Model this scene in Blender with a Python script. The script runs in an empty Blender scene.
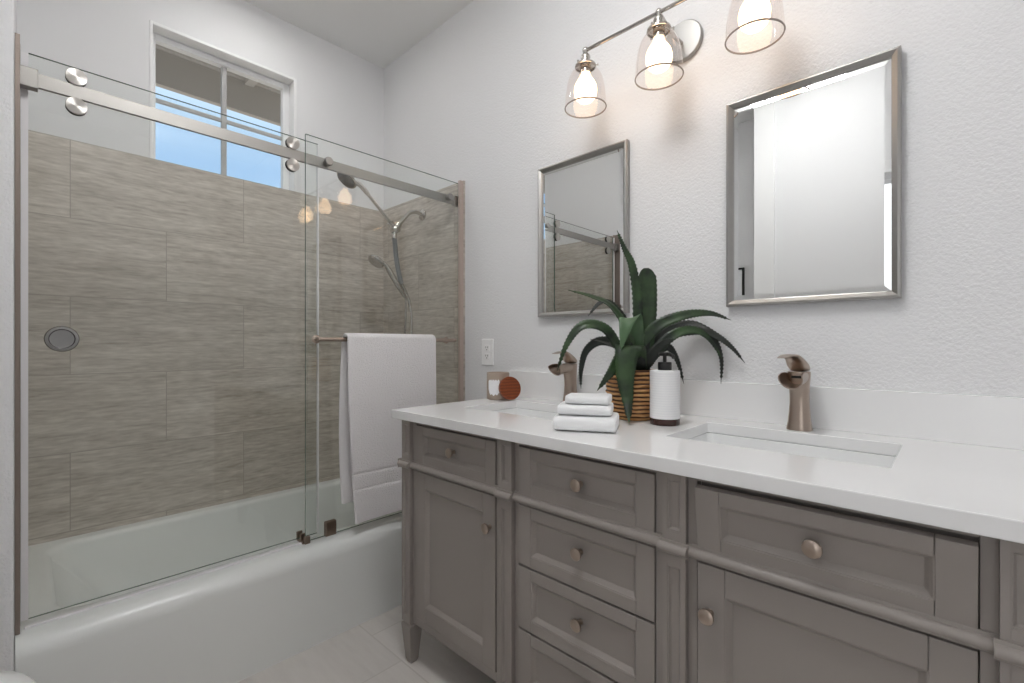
import bpy, bmesh, math, random
from mathutils import Vector, Matrix, noise
PI = math.pi
sc = bpy.context.scene
col = sc.collection
random.seed(7)

# ------------------------------------------------------------------ camera
FPX = 464.0
HCAM = 1.11
YAW = math.radians(46.56)
cam_d = bpy.data.cameras.new('camera')
cam_d.sensor_width = 36.0
cam_d.lens = FPX * 36.0 / 1024.0
cam_d.shift_y = 2.5 / 1024.0
cam_d.clip_start = 0.01
cam = bpy.data.objects.new('camera', cam_d)
cam.location = (0, 0, HCAM)
cam.rotation_euler = (PI / 2, 0, math.radians(90 - 46.56))
col.objects.link(cam)
sc.camera = cam
FWD = Vector((-math.cos(YAW), math.sin(YAW), 0))
RGT = Vector((math.sin(YAW), math.cos(YAW), 0))

# ------------------------------------------------------------------ colour management
sc.view_settings.view_transform = 'Standard'
sc.view_settings.look = 'None'
sc.view_settings.gamma = 1.0
sc.view_settings.use_curve_mapping = False
sc.view_settings.exposure = 0.27
sc.cycles.transparent_max_bounces = 32
sc.cycles.max_bounces = 12
sc.cycles.diffuse_bounces = 6
sc.cycles.glossy_bounces = 6
sc.cycles.sample_clamp_indirect = 6.0
sc.cycles.caustics_reflective = False
sc.cycles.caustics_refractive = False

# ------------------------------------------------------------------ world (pale clear sky)
w = bpy.data.worlds.new('sky')
sc.world = w
w.use_nodes = True
nt = w.node_tree
nt.nodes.clear()
o_ = nt.nodes.new('ShaderNodeOutputWorld')
b_ = nt.nodes.new('ShaderNodeBackground')
tc = nt.nodes.new('ShaderNodeTexCoord')
sp = nt.nodes.new('ShaderNodeSeparateXYZ')
rp = nt.nodes.new('ShaderNodeValToRGB')
rp.color_ramp.elements[0].position = 0.0
rp.color_ramp.elements[0].color = (0.72, 0.66, 0.58, 1)      # sunlit ground below the horizon
rp.color_ramp.elements[1].position = 0.42
rp.color_ramp.elements[1].color = (0.62, 0.80, 1.0, 1)
for ps, cc in ((0.02, (0.62, 0.76, 0.92, 1)), (0.31, (0.385, 0.60, 0.90, 1))):
    e_ = rp.color_ramp.elements.new(ps)
    e_.color = cc
nt.links.new(tc.outputs['Generated'], sp.inputs[0])
nt.links.new(sp.outputs['Z'], rp.inputs[0])
nt.links.new(rp.outputs[0], b_.inputs['Color'])
b_.inputs['Strength'].default_value = 0.95
nt.links.new(b_.outputs[0], o_.inputs[0])


# fill light added in the unseen hall behind the camera, shining through the doorway
al = bpy.data.lights.new('hall_fill', 'AREA')
al.shape = 'RECTANGLE'
al.size = 2.2
al.size_y = 2.3
al.energy = 15.0
al.color = (0.97, 0.985, 1.0)
alo = bpy.data.objects.new('hall_fill', al)
alo.location = (0.5, -2.15, 1.35)
alo.rotation_euler = (-PI / 2, 0, PI)
alo.rotation_euler = (PI / 2, 0, 0)
col.objects.link(alo)

# ------------------------------------------------------------------ material helpers
def srgb(r, g, b):
    def f(c):
        c = c / 255.0
        return c / 12.92 if c <= 0.04045 else ((c + 0.055) / 1.055) ** 2.4
    return (f(r), f(g), f(b), 1.0)


def mat(name, color, rough=0.5, metal=0.0, spec=0.5, coat=0.0, bump=None, vary=None, sheen=0.0, aniso=None):
    """principled material; bump=(scale, strength, distance[, stretch]); vary=(scale, amount)"""
    m = bpy.data.materials.new(name)
    m.use_nodes = True
    n = m.node_tree.nodes
    l = m.node_tree.links
    p = n['Principled BSDF']
    p.inputs['Base Color'].default_value = color
    p.inputs['Roughness'].default_value = rough
    p.inputs['Metallic'].default_value = metal
    p.inputs['Specular IOR Level'].default_value = spec
    p.inputs['Coat Weight'].default_value = coat
    p.inputs['Sheen Weight'].default_value = sheen
    t = n.new('ShaderNodeTexCoord')
    if vary:
        ns = n.new('ShaderNodeTexNoise')
        mp = n.new('ShaderNodeMapping')
        if len(vary) > 2:
            mp.inputs['Scale'].default_value = vary[2]
        ns.inputs['Scale'].default_value = vary[0]
        ns.inputs['Detail'].default_value = 5
        mx = n.new('ShaderNodeMixRGB')
        mx.blend_type = 'MIX'
        c0 = tuple(max(0, c * (1 - vary[1])) for c in color[:3]) + (1,)
        c1 = tuple(min(1, c * (1 + vary[1])) for c in color[:3]) + (1,)
        mx.inputs[1].default_value = c0
        mx.inputs[2].default_value = c1
        l.new(t.outputs['Object'], mp.inputs[0])
        l.new(mp.outputs[0], ns.inputs['Vector'])
        l.new(ns.outputs[0], mx.inputs[0])
        l.new(mx.outputs[0], p.inputs['Base Color'])
    if bump:
        nb = n.new('ShaderNodeTexNoise')
        mp2 = n.new('ShaderNodeMapping')
        if len(bump) > 3:
            mp2.inputs['Scale'].default_value = bump[3]
        nb.inputs['Scale'].default_value = bump[0]
        nb.inputs['Detail'].default_value = 3
        bp = n.new('ShaderNodeBump')
        bp.inputs['Strength'].default_value = bump[1]
        bp.inputs['Distance'].default_value = bump[2]
        l.new(t.outputs['Object'], mp2.inputs[0])
        l.new(mp2.outputs[0], nb.inputs['Vector'])
        l.new(nb.outputs[0], bp.inputs['Height'])
        l.new(bp.outputs[0], p.inputs['Normal'])
    return m


def glass_mat(name, tint, f0=0.04, rough=0.0, gain=1.0):
    """thin clear sheet: tinted transparency plus a Schlick mirror layer"""
    m = bpy.data.materials.new(name)
    m.use_nodes = True
    n = m.node_tree.nodes
    l = m.node_tree.links
    n.clear()
    out = n.new('ShaderNodeOutputMaterial')
    tr = n.new('ShaderNodeBsdfTransparent')
    tr.inputs[0].default_value = tint
    gl = n.new('ShaderNodeBsdfGlossy')
    gl.inputs['Roughness'].default_value = rough
    gl.inputs['Color'].default_value = (1, 1, 1, 1)
    geo = n.new('ShaderNodeNewGeometry')
    dt = n.new('ShaderNodeVectorMath')
    dt.operation = 'DOT_PRODUCT'
    l.new(geo.outputs['Normal'], dt.inputs[0])
    l.new(geo.outputs['Incoming'], dt.inputs[1])

    def mth(op, a, b=None):
        x = n.new('ShaderNodeMath')
        x.operation = op
        for i, v in enumerate((a, b)):
            if v is None:
                continue
            if isinstance(v, (int, float)):
                x.inputs[i].default_value = v
            else:
                l.new(v, x.inputs[i])
        return x.outputs[0]
    ab = mth('ABSOLUTE', dt.outputs['Value'])
    om = mth('SUBTRACT', 1.0, ab)
    pw = mth('POWER', om, 5.0)
    sc_ = mth('MULTIPLY', pw, (1 - f0) * gain)
    ad = mth('ADD', sc_, f0)
    mx = n.new('ShaderNodeMixShader')
    l.new(ad, mx.inputs[0])
    l.new(tr.outputs[0], mx.inputs[1])
    l.new(gl.outputs[0], mx.inputs[2])
    l.new(mx.outputs[0], out.inputs[0])
    return m


def emit_mat(name, color, strength):
    m = bpy.data.materials.new(name)
    m.use_nodes = True
    n = m.node_tree.nodes
    p = n['Principled BSDF']
    p.inputs['Base Color'].default_value = (0.9, 0.9, 0.88, 1)
    p.inputs['Emission Color'].default_value = color
    p.inputs['Emission Strength'].default_value = strength
    return m


def tile_mat(name, horiz, shift, z0, bw, bh, c_dark, c_light, grout, rough, axis_v='Z', stretch=(3.0, 26.0), off=0.5, gw=0.0016, contrast=1.0):
    """stacked long tiles with horizontal stone veining; horiz = axis along the course"""
    m = bpy.data.materials.new(name)
    m.use_nodes = True
    n = m.node_tree.nodes
    l = m.node_tree.links
    p = n['Principled BSDF']
    tc = n.new('ShaderNodeTexCoord')
    sx = n.new('ShaderNodeSeparateXYZ')
    l.new(tc.outputs['Object'], sx.inputs[0])
    a1 = n.new('ShaderNodeMath'); a1.operation = 'ADD'; a1.inputs[1].default_value = shift + bw * 20
    a2 = n.new('ShaderNodeMath'); a2.operation = 'ADD'; a2.inputs[1].default_value = -z0 + bh * 20
    l.new(sx.outputs[horiz], a1.inputs[0])
    l.new(sx.outputs[axis_v], a2.inputs[0])
    cb = n.new('ShaderNodeCombineXYZ')
    l.new(a1.outputs[0], cb.inputs[0])
    l.new(a2.outputs[0], cb.inputs[1])
    br = n.new('ShaderNodeTexBrick')
    br.offset = off
    br.offset_frequency = 2
    br.squash = 1.0
    br.inputs['Scale'].default_value = 1.0
    br.inputs['Mortar Size'].default_value = gw
    br.inputs['Mortar Smooth'].default_value = 0.1
    br.inputs['Brick Width'].default_value = bw
    br.inputs['Row Height'].default_value = bh
    br.inputs['Color1'].default_value = (0, 0, 0, 1)
    br.inputs['Color2'].default_value = (1, 1, 1, 1)
    br.inputs['Mortar'].default_value = (0.5, 0.5, 0.5, 1)
    l.new(cb.outputs[0], br.inputs['Vector'])
    # each tile shifts the veining
    rnd = n.new('ShaderNodeVectorMath'); rnd.operation = 'SCALE'; rnd.inputs['Scale'].default_value = 37.0
    l.new(br.outputs['Color'], rnd.inputs[0])
    mp = n.new('ShaderNodeMapping')
    mp.inputs['Scale'].default_value = (stretch[0], stretch[1], 1)
    l.new(cb.outputs[0], mp.inputs[0])
    ad = n.new('ShaderNodeVectorMath'); ad.operation = 'ADD'
    l.new(mp.outputs[0], ad.inputs[0]); l.new(rnd.outputs[0], ad.inputs[1])
    n1 = n.new('ShaderNodeTexNoise'); n1.inputs['Scale'].default_value = 1.0; n1.inputs['Detail'].default_value = 8; n1.inputs['Roughness'].default_value = 0.68
    n1.inputs['Distortion'].default_value = 0.3
    l.new(ad.outputs[0], n1.inputs['Vector'])
    mp3 = n.new('ShaderNodeMapping'); mp3.inputs['Scale'].default_value = (stretch[0] * 6, stretch[1] * 4, 1)
    l.new(cb.outputs[0], mp3.inputs[0])
    n2 = n.new('ShaderNodeTexNoise'); n2.inputs['Scale'].default_value = 1.0; n2.inputs['Detail'].default_value = 5
    l.new(mp3.outputs[0], n2.inputs['Vector'])
    mixn = n.new('ShaderNodeMixRGB'); mixn.inputs[0].default_value = 0.42
    l.new(n1.outputs[0], mixn.inputs[1]); l.new(n2.outputs[0], mixn.inputs[2])
    ramp = n.new('ShaderNodeValToRGB')
    ramp.color_ramp.elements[0].position = 0.5 - 0.17 / contrast
    ramp.color_ramp.elements[0].color = c_dark
    ramp.color_ramp.elements[1].position = 0.5 + 0.13 / contrast
    ramp.color_ramp.elements[1].color = c_light
    l.new(mixn.outputs[0], ramp.inputs[0])
    # slight tone change from tile to tile
    tone = n.new('ShaderNodeMixRGB'); tone.blend_type = 'MULTIPLY'; tone.inputs[0].default_value = 0.10
    l.new(ramp.outputs[0], tone.inputs[1]); l.new(br.outputs['Color'], tone.inputs[2])
    gm = n.new('ShaderNodeMixRGB'); gm.inputs[2].default_value = grout
    l.new(br.outputs['Fac'], gm.inputs[0]); l.new(tone.outputs[0], gm.inputs[1])
    l.new(gm.outputs[0], p.inputs['Base Color'])
    p.inputs['Roughness'].default_value = rough
    bp = n.new('ShaderNodeBump'); bp.inputs['Strength'].default_value = 0.25; bp.inputs['Distance'].default_value = 0.002
    inv = n.new('ShaderNodeMath'); inv.operation = 'SUBTRACT'; inv.inputs[0].default_value = 1.0
    l.new(br.outputs['Fac'], inv.inputs[1])
    l.new(inv.outputs[0], bp.inputs['Height'])
    l.new(bp.outputs[0], p.inputs['Normal'])
    return m


M = {}
M['wall'] = mat('wall_paint', srgb(232, 232, 233), 0.7, spec=0.3, bump=(150, 0.8, 0.0035))
M['wall_smooth'] = mat('wall_paint_smooth', srgb(232, 232, 233), 0.75, spec=0.25, bump=(120, 0.12, 0.001))
M['ceiling'] = mat('ceiling_paint', srgb(238, 238, 237), 0.85, spec=0.2, bump=(150, 0.15, 0.001))
M['trim'] = mat('white_trim', srgb(240, 240, 240), 0.45)
M['vinyl'] = mat('white_vinyl', srgb(236, 237, 238), 0.35)
M['muntin'] = mat('grey_muntin', srgb(176, 176, 176), 0.5)
td, tl, tg = srgb(162, 151, 138), srgb(222, 214, 204), srgb(164, 155, 144)
M['tile_back'] = tile_mat('stone_tile_back', 'Y', 0.176, 0.381, 0.61, 0.305, td, tl, tg, 0.42)
M['tile_side'] = tile_mat('stone_tile_side', 'X', 0.30, 0.381, 0.61, 0.305, td, tl, tg, 0.42)
M['floor'] = tile_mat('floor_tile', 'X', 1.40, 0.915, 0.61, 0.61, srgb(208, 202, 197), srgb(224, 219, 214), srgb(200, 194, 188), 0.35,
                      axis_v='Y', stretch=(1.2, 9.0), off=0.33, gw=0.003, contrast=0.8)
M['tub'] = mat('white_enamel', srgb(236, 238, 236), 0.24, spec=0.5)
M['nickel'] = mat('brushed_nickel', srgb(170, 168, 165), 0.38, metal=1.0, bump=(60, 0.08, 0.0005, (1, 1, 30)))
M['polished'] = mat('polished_nickel', srgb(184, 180, 175), 0.16, metal=1.0)
M['nickel_warm'] = mat('warm_brushed_nickel', srgb(178, 163, 151), 0.28, metal=1.0, bump=(60, 0.08, 0.0005, (8, 8, 1)))
M['nickel_dark'] = mat('dark_nickel', srgb(146, 130, 118), 0.35, metal=1.0)
M['steel'] = mat('brushed_steel', srgb(164, 161, 157), 0.42, metal=1.0, bump=(40, 0.1, 0.0005, (30, 1, 30)))
M['chrome'] = mat('satin_chrome', srgb(196, 192, 186), 0.2, metal=1.0)
M['bronze'] = mat('brown_channel', srgb(150, 138, 130), 0.5, metal=0.6)
M['channel_light'] = mat('light_nickel_channel', srgb(200, 184, 174), 0.4, metal=0.7)
M['disc'] = mat('turned_steel_disc', srgb(196, 192, 187), 0.34, metal=1.0)
_n = M['disc'].node_tree
_t = _n.nodes.new('ShaderNodeTangent'); _t.direction_type = 'RADIAL'; _t.axis = 'X'
_n.links.new(_t.outputs[0], _n.nodes['Principled BSDF'].inputs['Tangent'])
_n.nodes['Principled BSDF'].inputs['Anisotropic'].default_value = 0.85
M['knob_steel'] = mat('knob_steel', srgb(150, 149, 148), 0.2, metal=1.0)
M['plate'] = mat('bright_white_plastic', srgb(252, 252, 252), 0.3)
M['black'] = mat('black_plastic', srgb(24, 23, 23), 0.35)
M['rubber'] = mat('dark_rubber', srgb(40, 38, 36), 0.6)
M['seal'] = mat('clear_seal', srgb(242, 240, 242), 0.25)
M['cab'] = mat('taupe_grey_cabinet_paint', srgb(149, 142, 137), 0.40, spec=0.4, bump=(90, 0.05, 0.0005))
M['cab_in'] = mat('cabinet_inside', srgb(70, 64, 58), 0.8)
M['quartz'] = mat('white_quartz', srgb(240, 240, 240), 0.12, spec=0.5, vary=(6, 0.02))
M['china'] = mat('white_china', srgb(240, 241, 241), 0.1, spec=0.6)
M['towel'] = mat('white_terry', srgb(246, 243, 244), 0.95, spec=0.1, sheen=0.3, bump=(170, 1.0, 0.006, (1, 1, 1.9)))
M['towel_white'] = mat('bright_white_terry', srgb(246, 247, 248), 0.95, spec=0.1, sheen=0.3, bump=(380, 0.7, 0.003))
M['paper'] = mat('white_paper', srgb(247, 248, 251), 0.7)
M['sleeve'] = None
M['dark_base'] = mat('dark_amber_base', srgb(58, 32, 26), 0.25)
M['candle'] = mat('taupe_jar_glaze', srgb(168, 152, 138), 0.45, vary=(14, 0.06))
M['blackframe'] = mat('black_frame', srgb(18, 18, 18), 0.35)
M['print'] = mat('grey_print', srgb(128, 130, 132), 0.6, vary=(18, 0.2))
M['soffit'] = mat('eave_paint', srgb(176, 172, 166), 0.8, vary=(3, 0.08))
M['rafter'] = mat('rafter_paint', srgb(196, 192, 188), 0.8)
M['socket'] = mat('outlet_slots', srgb(120, 116, 112), 0.6)
M['bulb'] = emit_mat('glowing_bulb', (1.0, 0.71, 0.44, 1), 4.6)
M['bulb'].node_tree.nodes['Principled BSDF'].inputs['Base Color'].default_value = (0.25, 0.22, 0.2, 1)
M['fill_diffuser'] = emit_mat('drum_fill_glow', (0.985, 0.985, 0.985, 1), 18.5)  # glow of the added drum fill light
M['fill_lens'] = emit_mat('recessed_fill_glow', (1.0, 0.985, 0.965, 1), 52.0)  # glow of the fill light added over the tub
M['glass'] = glass_mat('clear_shower_glass', (0.975, 0.986, 0.979, 1), 0.045)
M['glass_edge'] = mat('green_glass_edge', srgb(92, 112, 100), 0.1, spec=0.8)
M['pane'] = glass_mat('window_pane', (0.98, 0.99, 0.99, 1), 0.02, gain=0.6)
M['shade'] = glass_mat('clear_lamp_glass', (0.955, 0.925, 0.912, 1), 0.06, gain=0.8)
M['shade_rim'] = mat('lamp_glass_rim', srgb(160, 148, 141), 0.15, spec=0.8)
mm = bpy.data.materials.new('mirror_silver')
mm.use_nodes = True
pp = mm.node_tree.nodes['Principled BSDF']
pp.inputs['Base Color'].default_value = (0.86, 0.87, 0.865, 1)
pp.inputs['Metallic'].default_value = 1.0
pp.inputs['Roughness'].default_value = 0.0
M['mirror'] = mm


def band_mat(name, c0, c1, scale, rough, axis='Z', dist=0.0, bump=0.6, bdist=0.003, nscale=0.0):
    m = bpy.data.materials.new(name)
    m.use_nodes = True
    n = m.node_tree.nodes
    l = m.node_tree.links
    p = n['Principled BSDF']
    t = n.new('ShaderNodeTexCoord')
    wv = n.new('ShaderNodeTexWave')
    wv.bands_direction = axis
    wv.inputs['Scale'].default_value = scale
    wv.inputs['Distortion'].default_value = dist
    wv.inputs['Detail'].default_value = 2
    wv.inputs['Detail Scale'].default_value = 2
    l.new(t.outputs['Object'], wv.inputs['Vector'])
    rp = n.new('ShaderNodeValToRGB')
    rp.color_ramp.elements[0].color = c0
    rp.color_ramp.elements[1].color = c1
    rp.color_ramp.elements[0].position = 0.25
    rp.color_ramp.elements[1].position = 0.8
    l.new(wv.outputs[1], rp.inputs[0])
    l.new(rp.outputs[0], p.inputs['Base Color'])
    bp = n.new('ShaderNodeBump')
    bp.inputs['Strength'].default_value = bump
    bp.inputs['Distance'].default_value = bdist
    l.new(wv.outputs[1], bp.inputs['Height'])
    l.new(bp.outputs[0], p.inputs['Normal'])
    p.inputs['Roughness'].default_value = rough
    return m


M['sleeve'] = band_mat('ribbed_white_sleeve', srgb(238, 238, 240), srgb(243, 243, 244), 45, 0.6, 'Z', 0.0, 0.1, 0.0005)
M['wood_lid'] = band_mat('reddish_wood', srgb(112, 54, 28), srgb(134, 68, 36), 26, 0.4, 'Z', 2.0, 0.03, 0.0003)


def leaf_material():
    m = bpy.data.materials.new('agave_leaf')
    m.use_nodes = True
    n = m.node_tree.nodes
    l = m.node_tree.links
    p = n['Principled BSDF']
    t = n.new('ShaderNodeTexCoord')
    ns = n.new('ShaderNodeTexNoise')
    ns.inputs['Scale'].default_value = 16
    ns.inputs['Detail'].default_value = 3
    l.new(t.outputs['Object'], ns.inputs['Vector'])
    rp = n.new('ShaderNodeValToRGB')
    rp.color_ramp.elements[0].position = 0.35
    rp.color_ramp.elements[0].color = srgb(18, 34, 20)
    rp.color_ramp.elements[1].position = 0.70
    rp.color_ramp.elements[1].color = srgb(60, 86, 50)
    l.new(ns.outputs[0], rp.inputs[0])
    l.new(rp.outputs[0], p.inputs['Base Color'])
    p.inputs['Roughness'].default_value = 0.42
    return m


M['leaf'] = leaf_material()
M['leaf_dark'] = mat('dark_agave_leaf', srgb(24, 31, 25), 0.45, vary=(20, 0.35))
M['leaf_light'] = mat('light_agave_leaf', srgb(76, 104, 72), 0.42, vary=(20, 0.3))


# ------------------------------------------------------------------ mesh helpers
class MB:
    def __init__(self):
        self.bm = bmesh.new()

    def box(self, x0, x1, y0, y1, z0, z1, mi=0):
        v = [self.bm.verts.new(p) for p in ((x0, y0, z0), (x1, y0, z0), (x1, y1, z0), (x0, y1, z0),
                                            (x0, y0, z1), (x1, y0, z1), (x1, y1, z1), (x0, y1, z1))]
        fs = []
        for q in ((0, 3, 2, 1), (4, 5, 6, 7), (0, 1, 5, 4), (1, 2, 6, 5), (2, 3, 7, 6), (3, 0, 4, 7)):
            f = self.bm.faces.new([v[i] for i in q])
            f.material_index = mi
            fs.append(f)
        return fs

    def loft(self, rings, cap0=True, cap1=True, closed=True, mi=0, smooth=True):
        vs = [[self.bm.verts.new(p) for p in r] for r in rings]
        k = len(vs[0])
        for a, b in zip(vs[:-1], vs[1:]):
            for i in range(k if closed else k - 1):
                j = (i + 1) % k
                f = self.bm.faces.new((a[i], a[j], b[j], b[i]))
                f.smooth = smooth
                f.material_index = mi
        if cap0 and closed:
            f = self.bm.faces.new(list(reversed(vs[0]))); f.material_index = mi
        if cap1 and closed:
            f = self.bm.faces.new(vs[-1]); f.material_index = mi
        return vs

    def lathe(self, prof, center, axis='Z', seg=40, cap0=True, cap1=True, mi=0, rot=None):
        """prof: list of (radius, along)"""
        rings = []
        c = Vector(center)
        for r, h in prof:
            ring = []
            for i in range(seg):
                a = 2 * PI * i / seg
                p = Vector((r * math.cos(a), r * math.sin(a), h))
                if axis == 'Y':
                    p = Vector((p.x, p.z, -p.y))
                elif axis == 'X':
                    p = Vector((p.z, p.x, p.y))
                if rot is not None:
                    p = rot @ p
                ring.append(c + p)
            rings.append(ring)
        return self.loft(rings, cap0, cap1, mi=mi)

    def tube(self, pts, r, seg=14, mi=0, cap=True):
        pts = [Vector(p) for p in pts]
        rr = r if isinstance(r, (list, tuple)) else [r] * len(pts)
        rings = []
        prev = None
        for i, p in enumerate(pts):
            t = (pts[min(i + 1, len(pts) - 1)] - pts[max(i - 1, 0)]).normalized()
            if prev is None:
                u = t.orthogonal().normalized()
            else:
                u = (prev - t * prev.dot(t))
                u = u.normalized() if u.length > 1e-6 else t.orthogonal().normalized()
            prev = u
            v = t.cross(u)
            rings.append([p + (u * math.cos(2 * PI * k / seg) + v * math.sin(2 * PI * k / seg)) * rr[i] for k in range(seg)])
        return self.loft(rings, cap, cap, mi=mi)

    def build(self, name, m, parent=None, bevel=None, seg=2, subsurf=0, solid=None, smooth_angle=None, matrix=None):
        bmesh.ops.recalc_face_normals(self.bm, faces=self.bm.faces)
        if matrix is not None:
            self.bm.transform(matrix)
        me = bpy.data.meshes.new(name)
        self.bm.to_mesh(me)
        flags = [f.use_smooth for f in me.polygons]
        if any(flags):
            me.set_sharp_from_angle(angle=math.radians(38))
            me.polygons.foreach_set('use_smooth', flags)
        self.bm.free()
        o = bpy.data.objects.new(name, me)
        for x in (m if isinstance(m, (list, tuple)) else [m]):
            me.materials.append(x)
        if parent is not None:
            o.parent = parent
            o.matrix_parent_inverse = Matrix.Translation(-parent.location) if not parent.rotation_euler.z else (Matrix.Translation(parent.location) @ Matrix.Rotation(parent.rotation_euler.z, 4, 'Z')).inverted()
            if parent.type == 'MESH':
                o.matrix_parent_inverse = Matrix.Identity(4)
        col.objects.link(o)
        if solid:
            s = o.modifiers.new('solid', 'SOLIDIFY')
            s.thickness = solid
            s.offset = 0
        if subsurf:
            s = o.modifiers.new('sub', 'SUBSURF')
            s.levels = subsurf
            s.render_levels = subsurf
        if bevel:
            b = o.modifiers.new('bevel', 'BEVEL')
            b.width = bevel
            b.segments = seg
            b.limit_method = 'ANGLE'
            b.angle_limit = math.radians(40)
            b.harden_normals = False
        return o


def empty(name, loc, label, cat, group=None, rz=0.0):
    o = bpy.data.objects.new(name, None)
    o.empty_display_size = 0.05
    o.location = loc
    o.rotation_euler = (0, 0, rz)
    col.objects.link(o)
    o['label'] = label
    o['category'] = cat
    if group:
        o['group'] = group
    return o


def tag(o, label, cat, group=None):
    o['label'] = label
    o['category'] = cat
    if group:
        o['group'] = group
    return o


def struct(o):
    o['kind'] = 'structure'
    return o


def crom(pts, n=8):
    P = [Vector(p) for p in pts]
    P = [2 * P[0] - P[1]] + P + [2 * P[-1] - P[-2]]
    out = []
    for i in range(1, len(P) - 2):
        for k in range(n):
            t = k / n
            a, b, c, d = P[i - 1], P[i], P[i + 1], P[i + 2]
            out.append(0.5 * ((2 * b) + (-a + c) * t + (2 * a - 5 * b + 4 * c - d) * t * t + (-a + 3 * b - 3 * c + d) * t ** 3))
    out.append(P[-2])
    return out


def lerp(a, b, t):
    return a + (b - a) * t


# ================================================================== ROOM
YW = 1.51      # vanity wall
XB = -2.50     # window wall
YL = -0.0135    # left end of the tub alcove
XS = -1.69     # face of the wall beside the tub
YA = -0.75     # back of the toilet alcove
YP = -0.30     # nearer wall behind the camera
ZC = 2.78

b = MB(); b.box(XB - 0.13, 1.25, -0.9, YW + 0.12, -0.1, 0.0)
struct(b.build('floor', M['floor']))
b = MB(); b.box(XB - 0.13, 1.25, -0.9, YW + 0.12, ZC, ZC + 0.1)
struct(b.build('ceiling', M['ceiling']))
b = MB(); b.box(XB - 0.12, 1.25, YW, YW + 0.12, 0.0, ZC)
wall_right = struct(b.build('wall_right', M['wall']))
# window wall with its opening
WY0, WY1, WZ0, WZ1 = 0.386, 0.982, 1.907, 2.492
b = MB()
X0 = XB - 0.13
b.box(X0, XB, -0.9, WY0, 0, ZC)
b.box(X0, XB, WY1, YW, 0, ZC)
b.box(X0, XB, WY0, WY1, 0, WZ0)
b.box(X0, XB, WY0, WY1, WZ1, ZC)
wall_back = struct(b.build('wall_back', M['wall_smooth']))
# left wall: end of the tub alcove with its face beside the toilet
b = MB()
b.box(XB, XS, -0.9, YL, 0, ZC)
wall_left = struct(b.build('wall_left', M['wall'], bevel=0.006))
b = MB(); b.box(XS, -0.92, -0.9, YA, 0, ZC)
struct(b.build('wall_alcove', M['wall']))
b = MB()
DX0, DX1, DZT = 0.06, 0.92, 2.06  # opening added in this wall to pass the hall fill light
b.box(-0.90, -0.78, -0.9, YP, 0, ZC)
b.box(-0.78, DX0, YP - 0.12, YP, 0, ZC)
b.box(DX1, 1.25, YP - 0.12, YP, 0, ZC)
b.box(DX0, DX1, YP - 0.12, YP, DZT, ZC)
struct(b.build('wall_front', M['wall_smooth']))
# unseen doorway casing and hall, added to carry the fill light
b = MB()
b.box(DX0 - 0.07, DX0, YP, YP + 0.014, 0, DZT + 0.07)
b.box(DX1, DX1 + 0.07, YP, YP + 0.014, 0, DZT + 0.07)
b.box(DX0, DX1, YP, YP + 0.014, DZT, DZT + 0.07)
struct(b.build('door_fill_1', M['trim'], bevel=0.003))
b = MB(); b.box(-0.9, 1.9, -2.2, -0.9, -0.1, 0.0)
b.box(1.25, 1.9, -0.9, -0.42, -0.1, 0.0)
struct(b.build('floor_fill_hall', M['floor']))
b = MB(); b.box(-0.9, 1.9, -2.2, -0.9, ZC, ZC + 0.1)
b.box(1.25, 1.9, -0.9, -0.42, ZC, ZC + 0.1)
struct(b.build('ceiling_fill_hall', M['ceiling']))
b = MB(); b.box(-1.02, -0.9, -2.2, -0.9, 0, ZC)
b.box(1.9, 2.02, -2.2, -0.3, 0, ZC)
b.box(-1.02, 2.02, -2.32, -2.2, 0, ZC)
b.box(1.25, 1.9, -0.42, -0.3, 0, ZC)
struct(b.build('wall_fill_hall', M['wall_smooth']))
b = MB(); b.box(1.12, 1.25, YP, YW, 0, ZC)
struct(b.build('wall_end', M['wall_smooth']))
b = MB(); b.box(-0.935, -0.815, YP - 0.10, YP + 0.015, 0, ZC)
struct(b.build('trim_1', M['trim'], bevel=0.004))
b = MB(); b.box(-0.81, DX0 - 0.07, YP, YP + 0.013, 0, 0.10)
struct(b.build('baseboard_front', M['trim'], bevel=0.004))
b = MB(); b.box(XS + 0.001, -0.94, YA, YA + 0.013, 0, 0.10)
struct(b.build('baseboard_alcove', M['trim'], bevel=0.004))

# tile surround (parts of the walls they are fixed to)
ZT0, ZT1 = 0.3585, 1.907
b = MB(); b.box(XB, XB + 0.008, YL + 0.008, YW - 0.008, ZT0, ZT1)
b.build('tile_surround', M['tile_back'], wall_back)
b = MB(); b.box(XB, -1.750, YW - 0.008, YW, ZT0, 1.918)
b.build('tile_surround', M['tile_side'], wall_right)
b = MB(); b.box(XB, -1.812, YL, YL + 0.006, ZT0, 1.91)
b.build('tile_surround', M['tile_side'], wall_left)

# window
fx0, fx1 = XB - 0.100, XB - 0.065
fw_l, fw_r, fw_t, fw_b = 0.022, 0.034, 0.032, 0.024
b = MB()
b.box(fx0, fx1, WY0, WY0 + fw_l, WZ0, WZ1)
b.box(fx0, fx1, WY1 - fw_r, WY1, WZ0, WZ1)
b.box(fx0, fx1, WY0 + fw_l, WY1 - fw_r, WZ1 - fw_t, WZ1)
b.box(fx0, fx1, WY0 + fw_l, WY1 - fw_r, WZ0, WZ0 + fw_b)
win = struct(b.build('window_1', M['vinyl'], bevel=0.003))
b = MB()
ly0, ly1 = WY0 - 0.004, WY1 + 0.004
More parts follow.
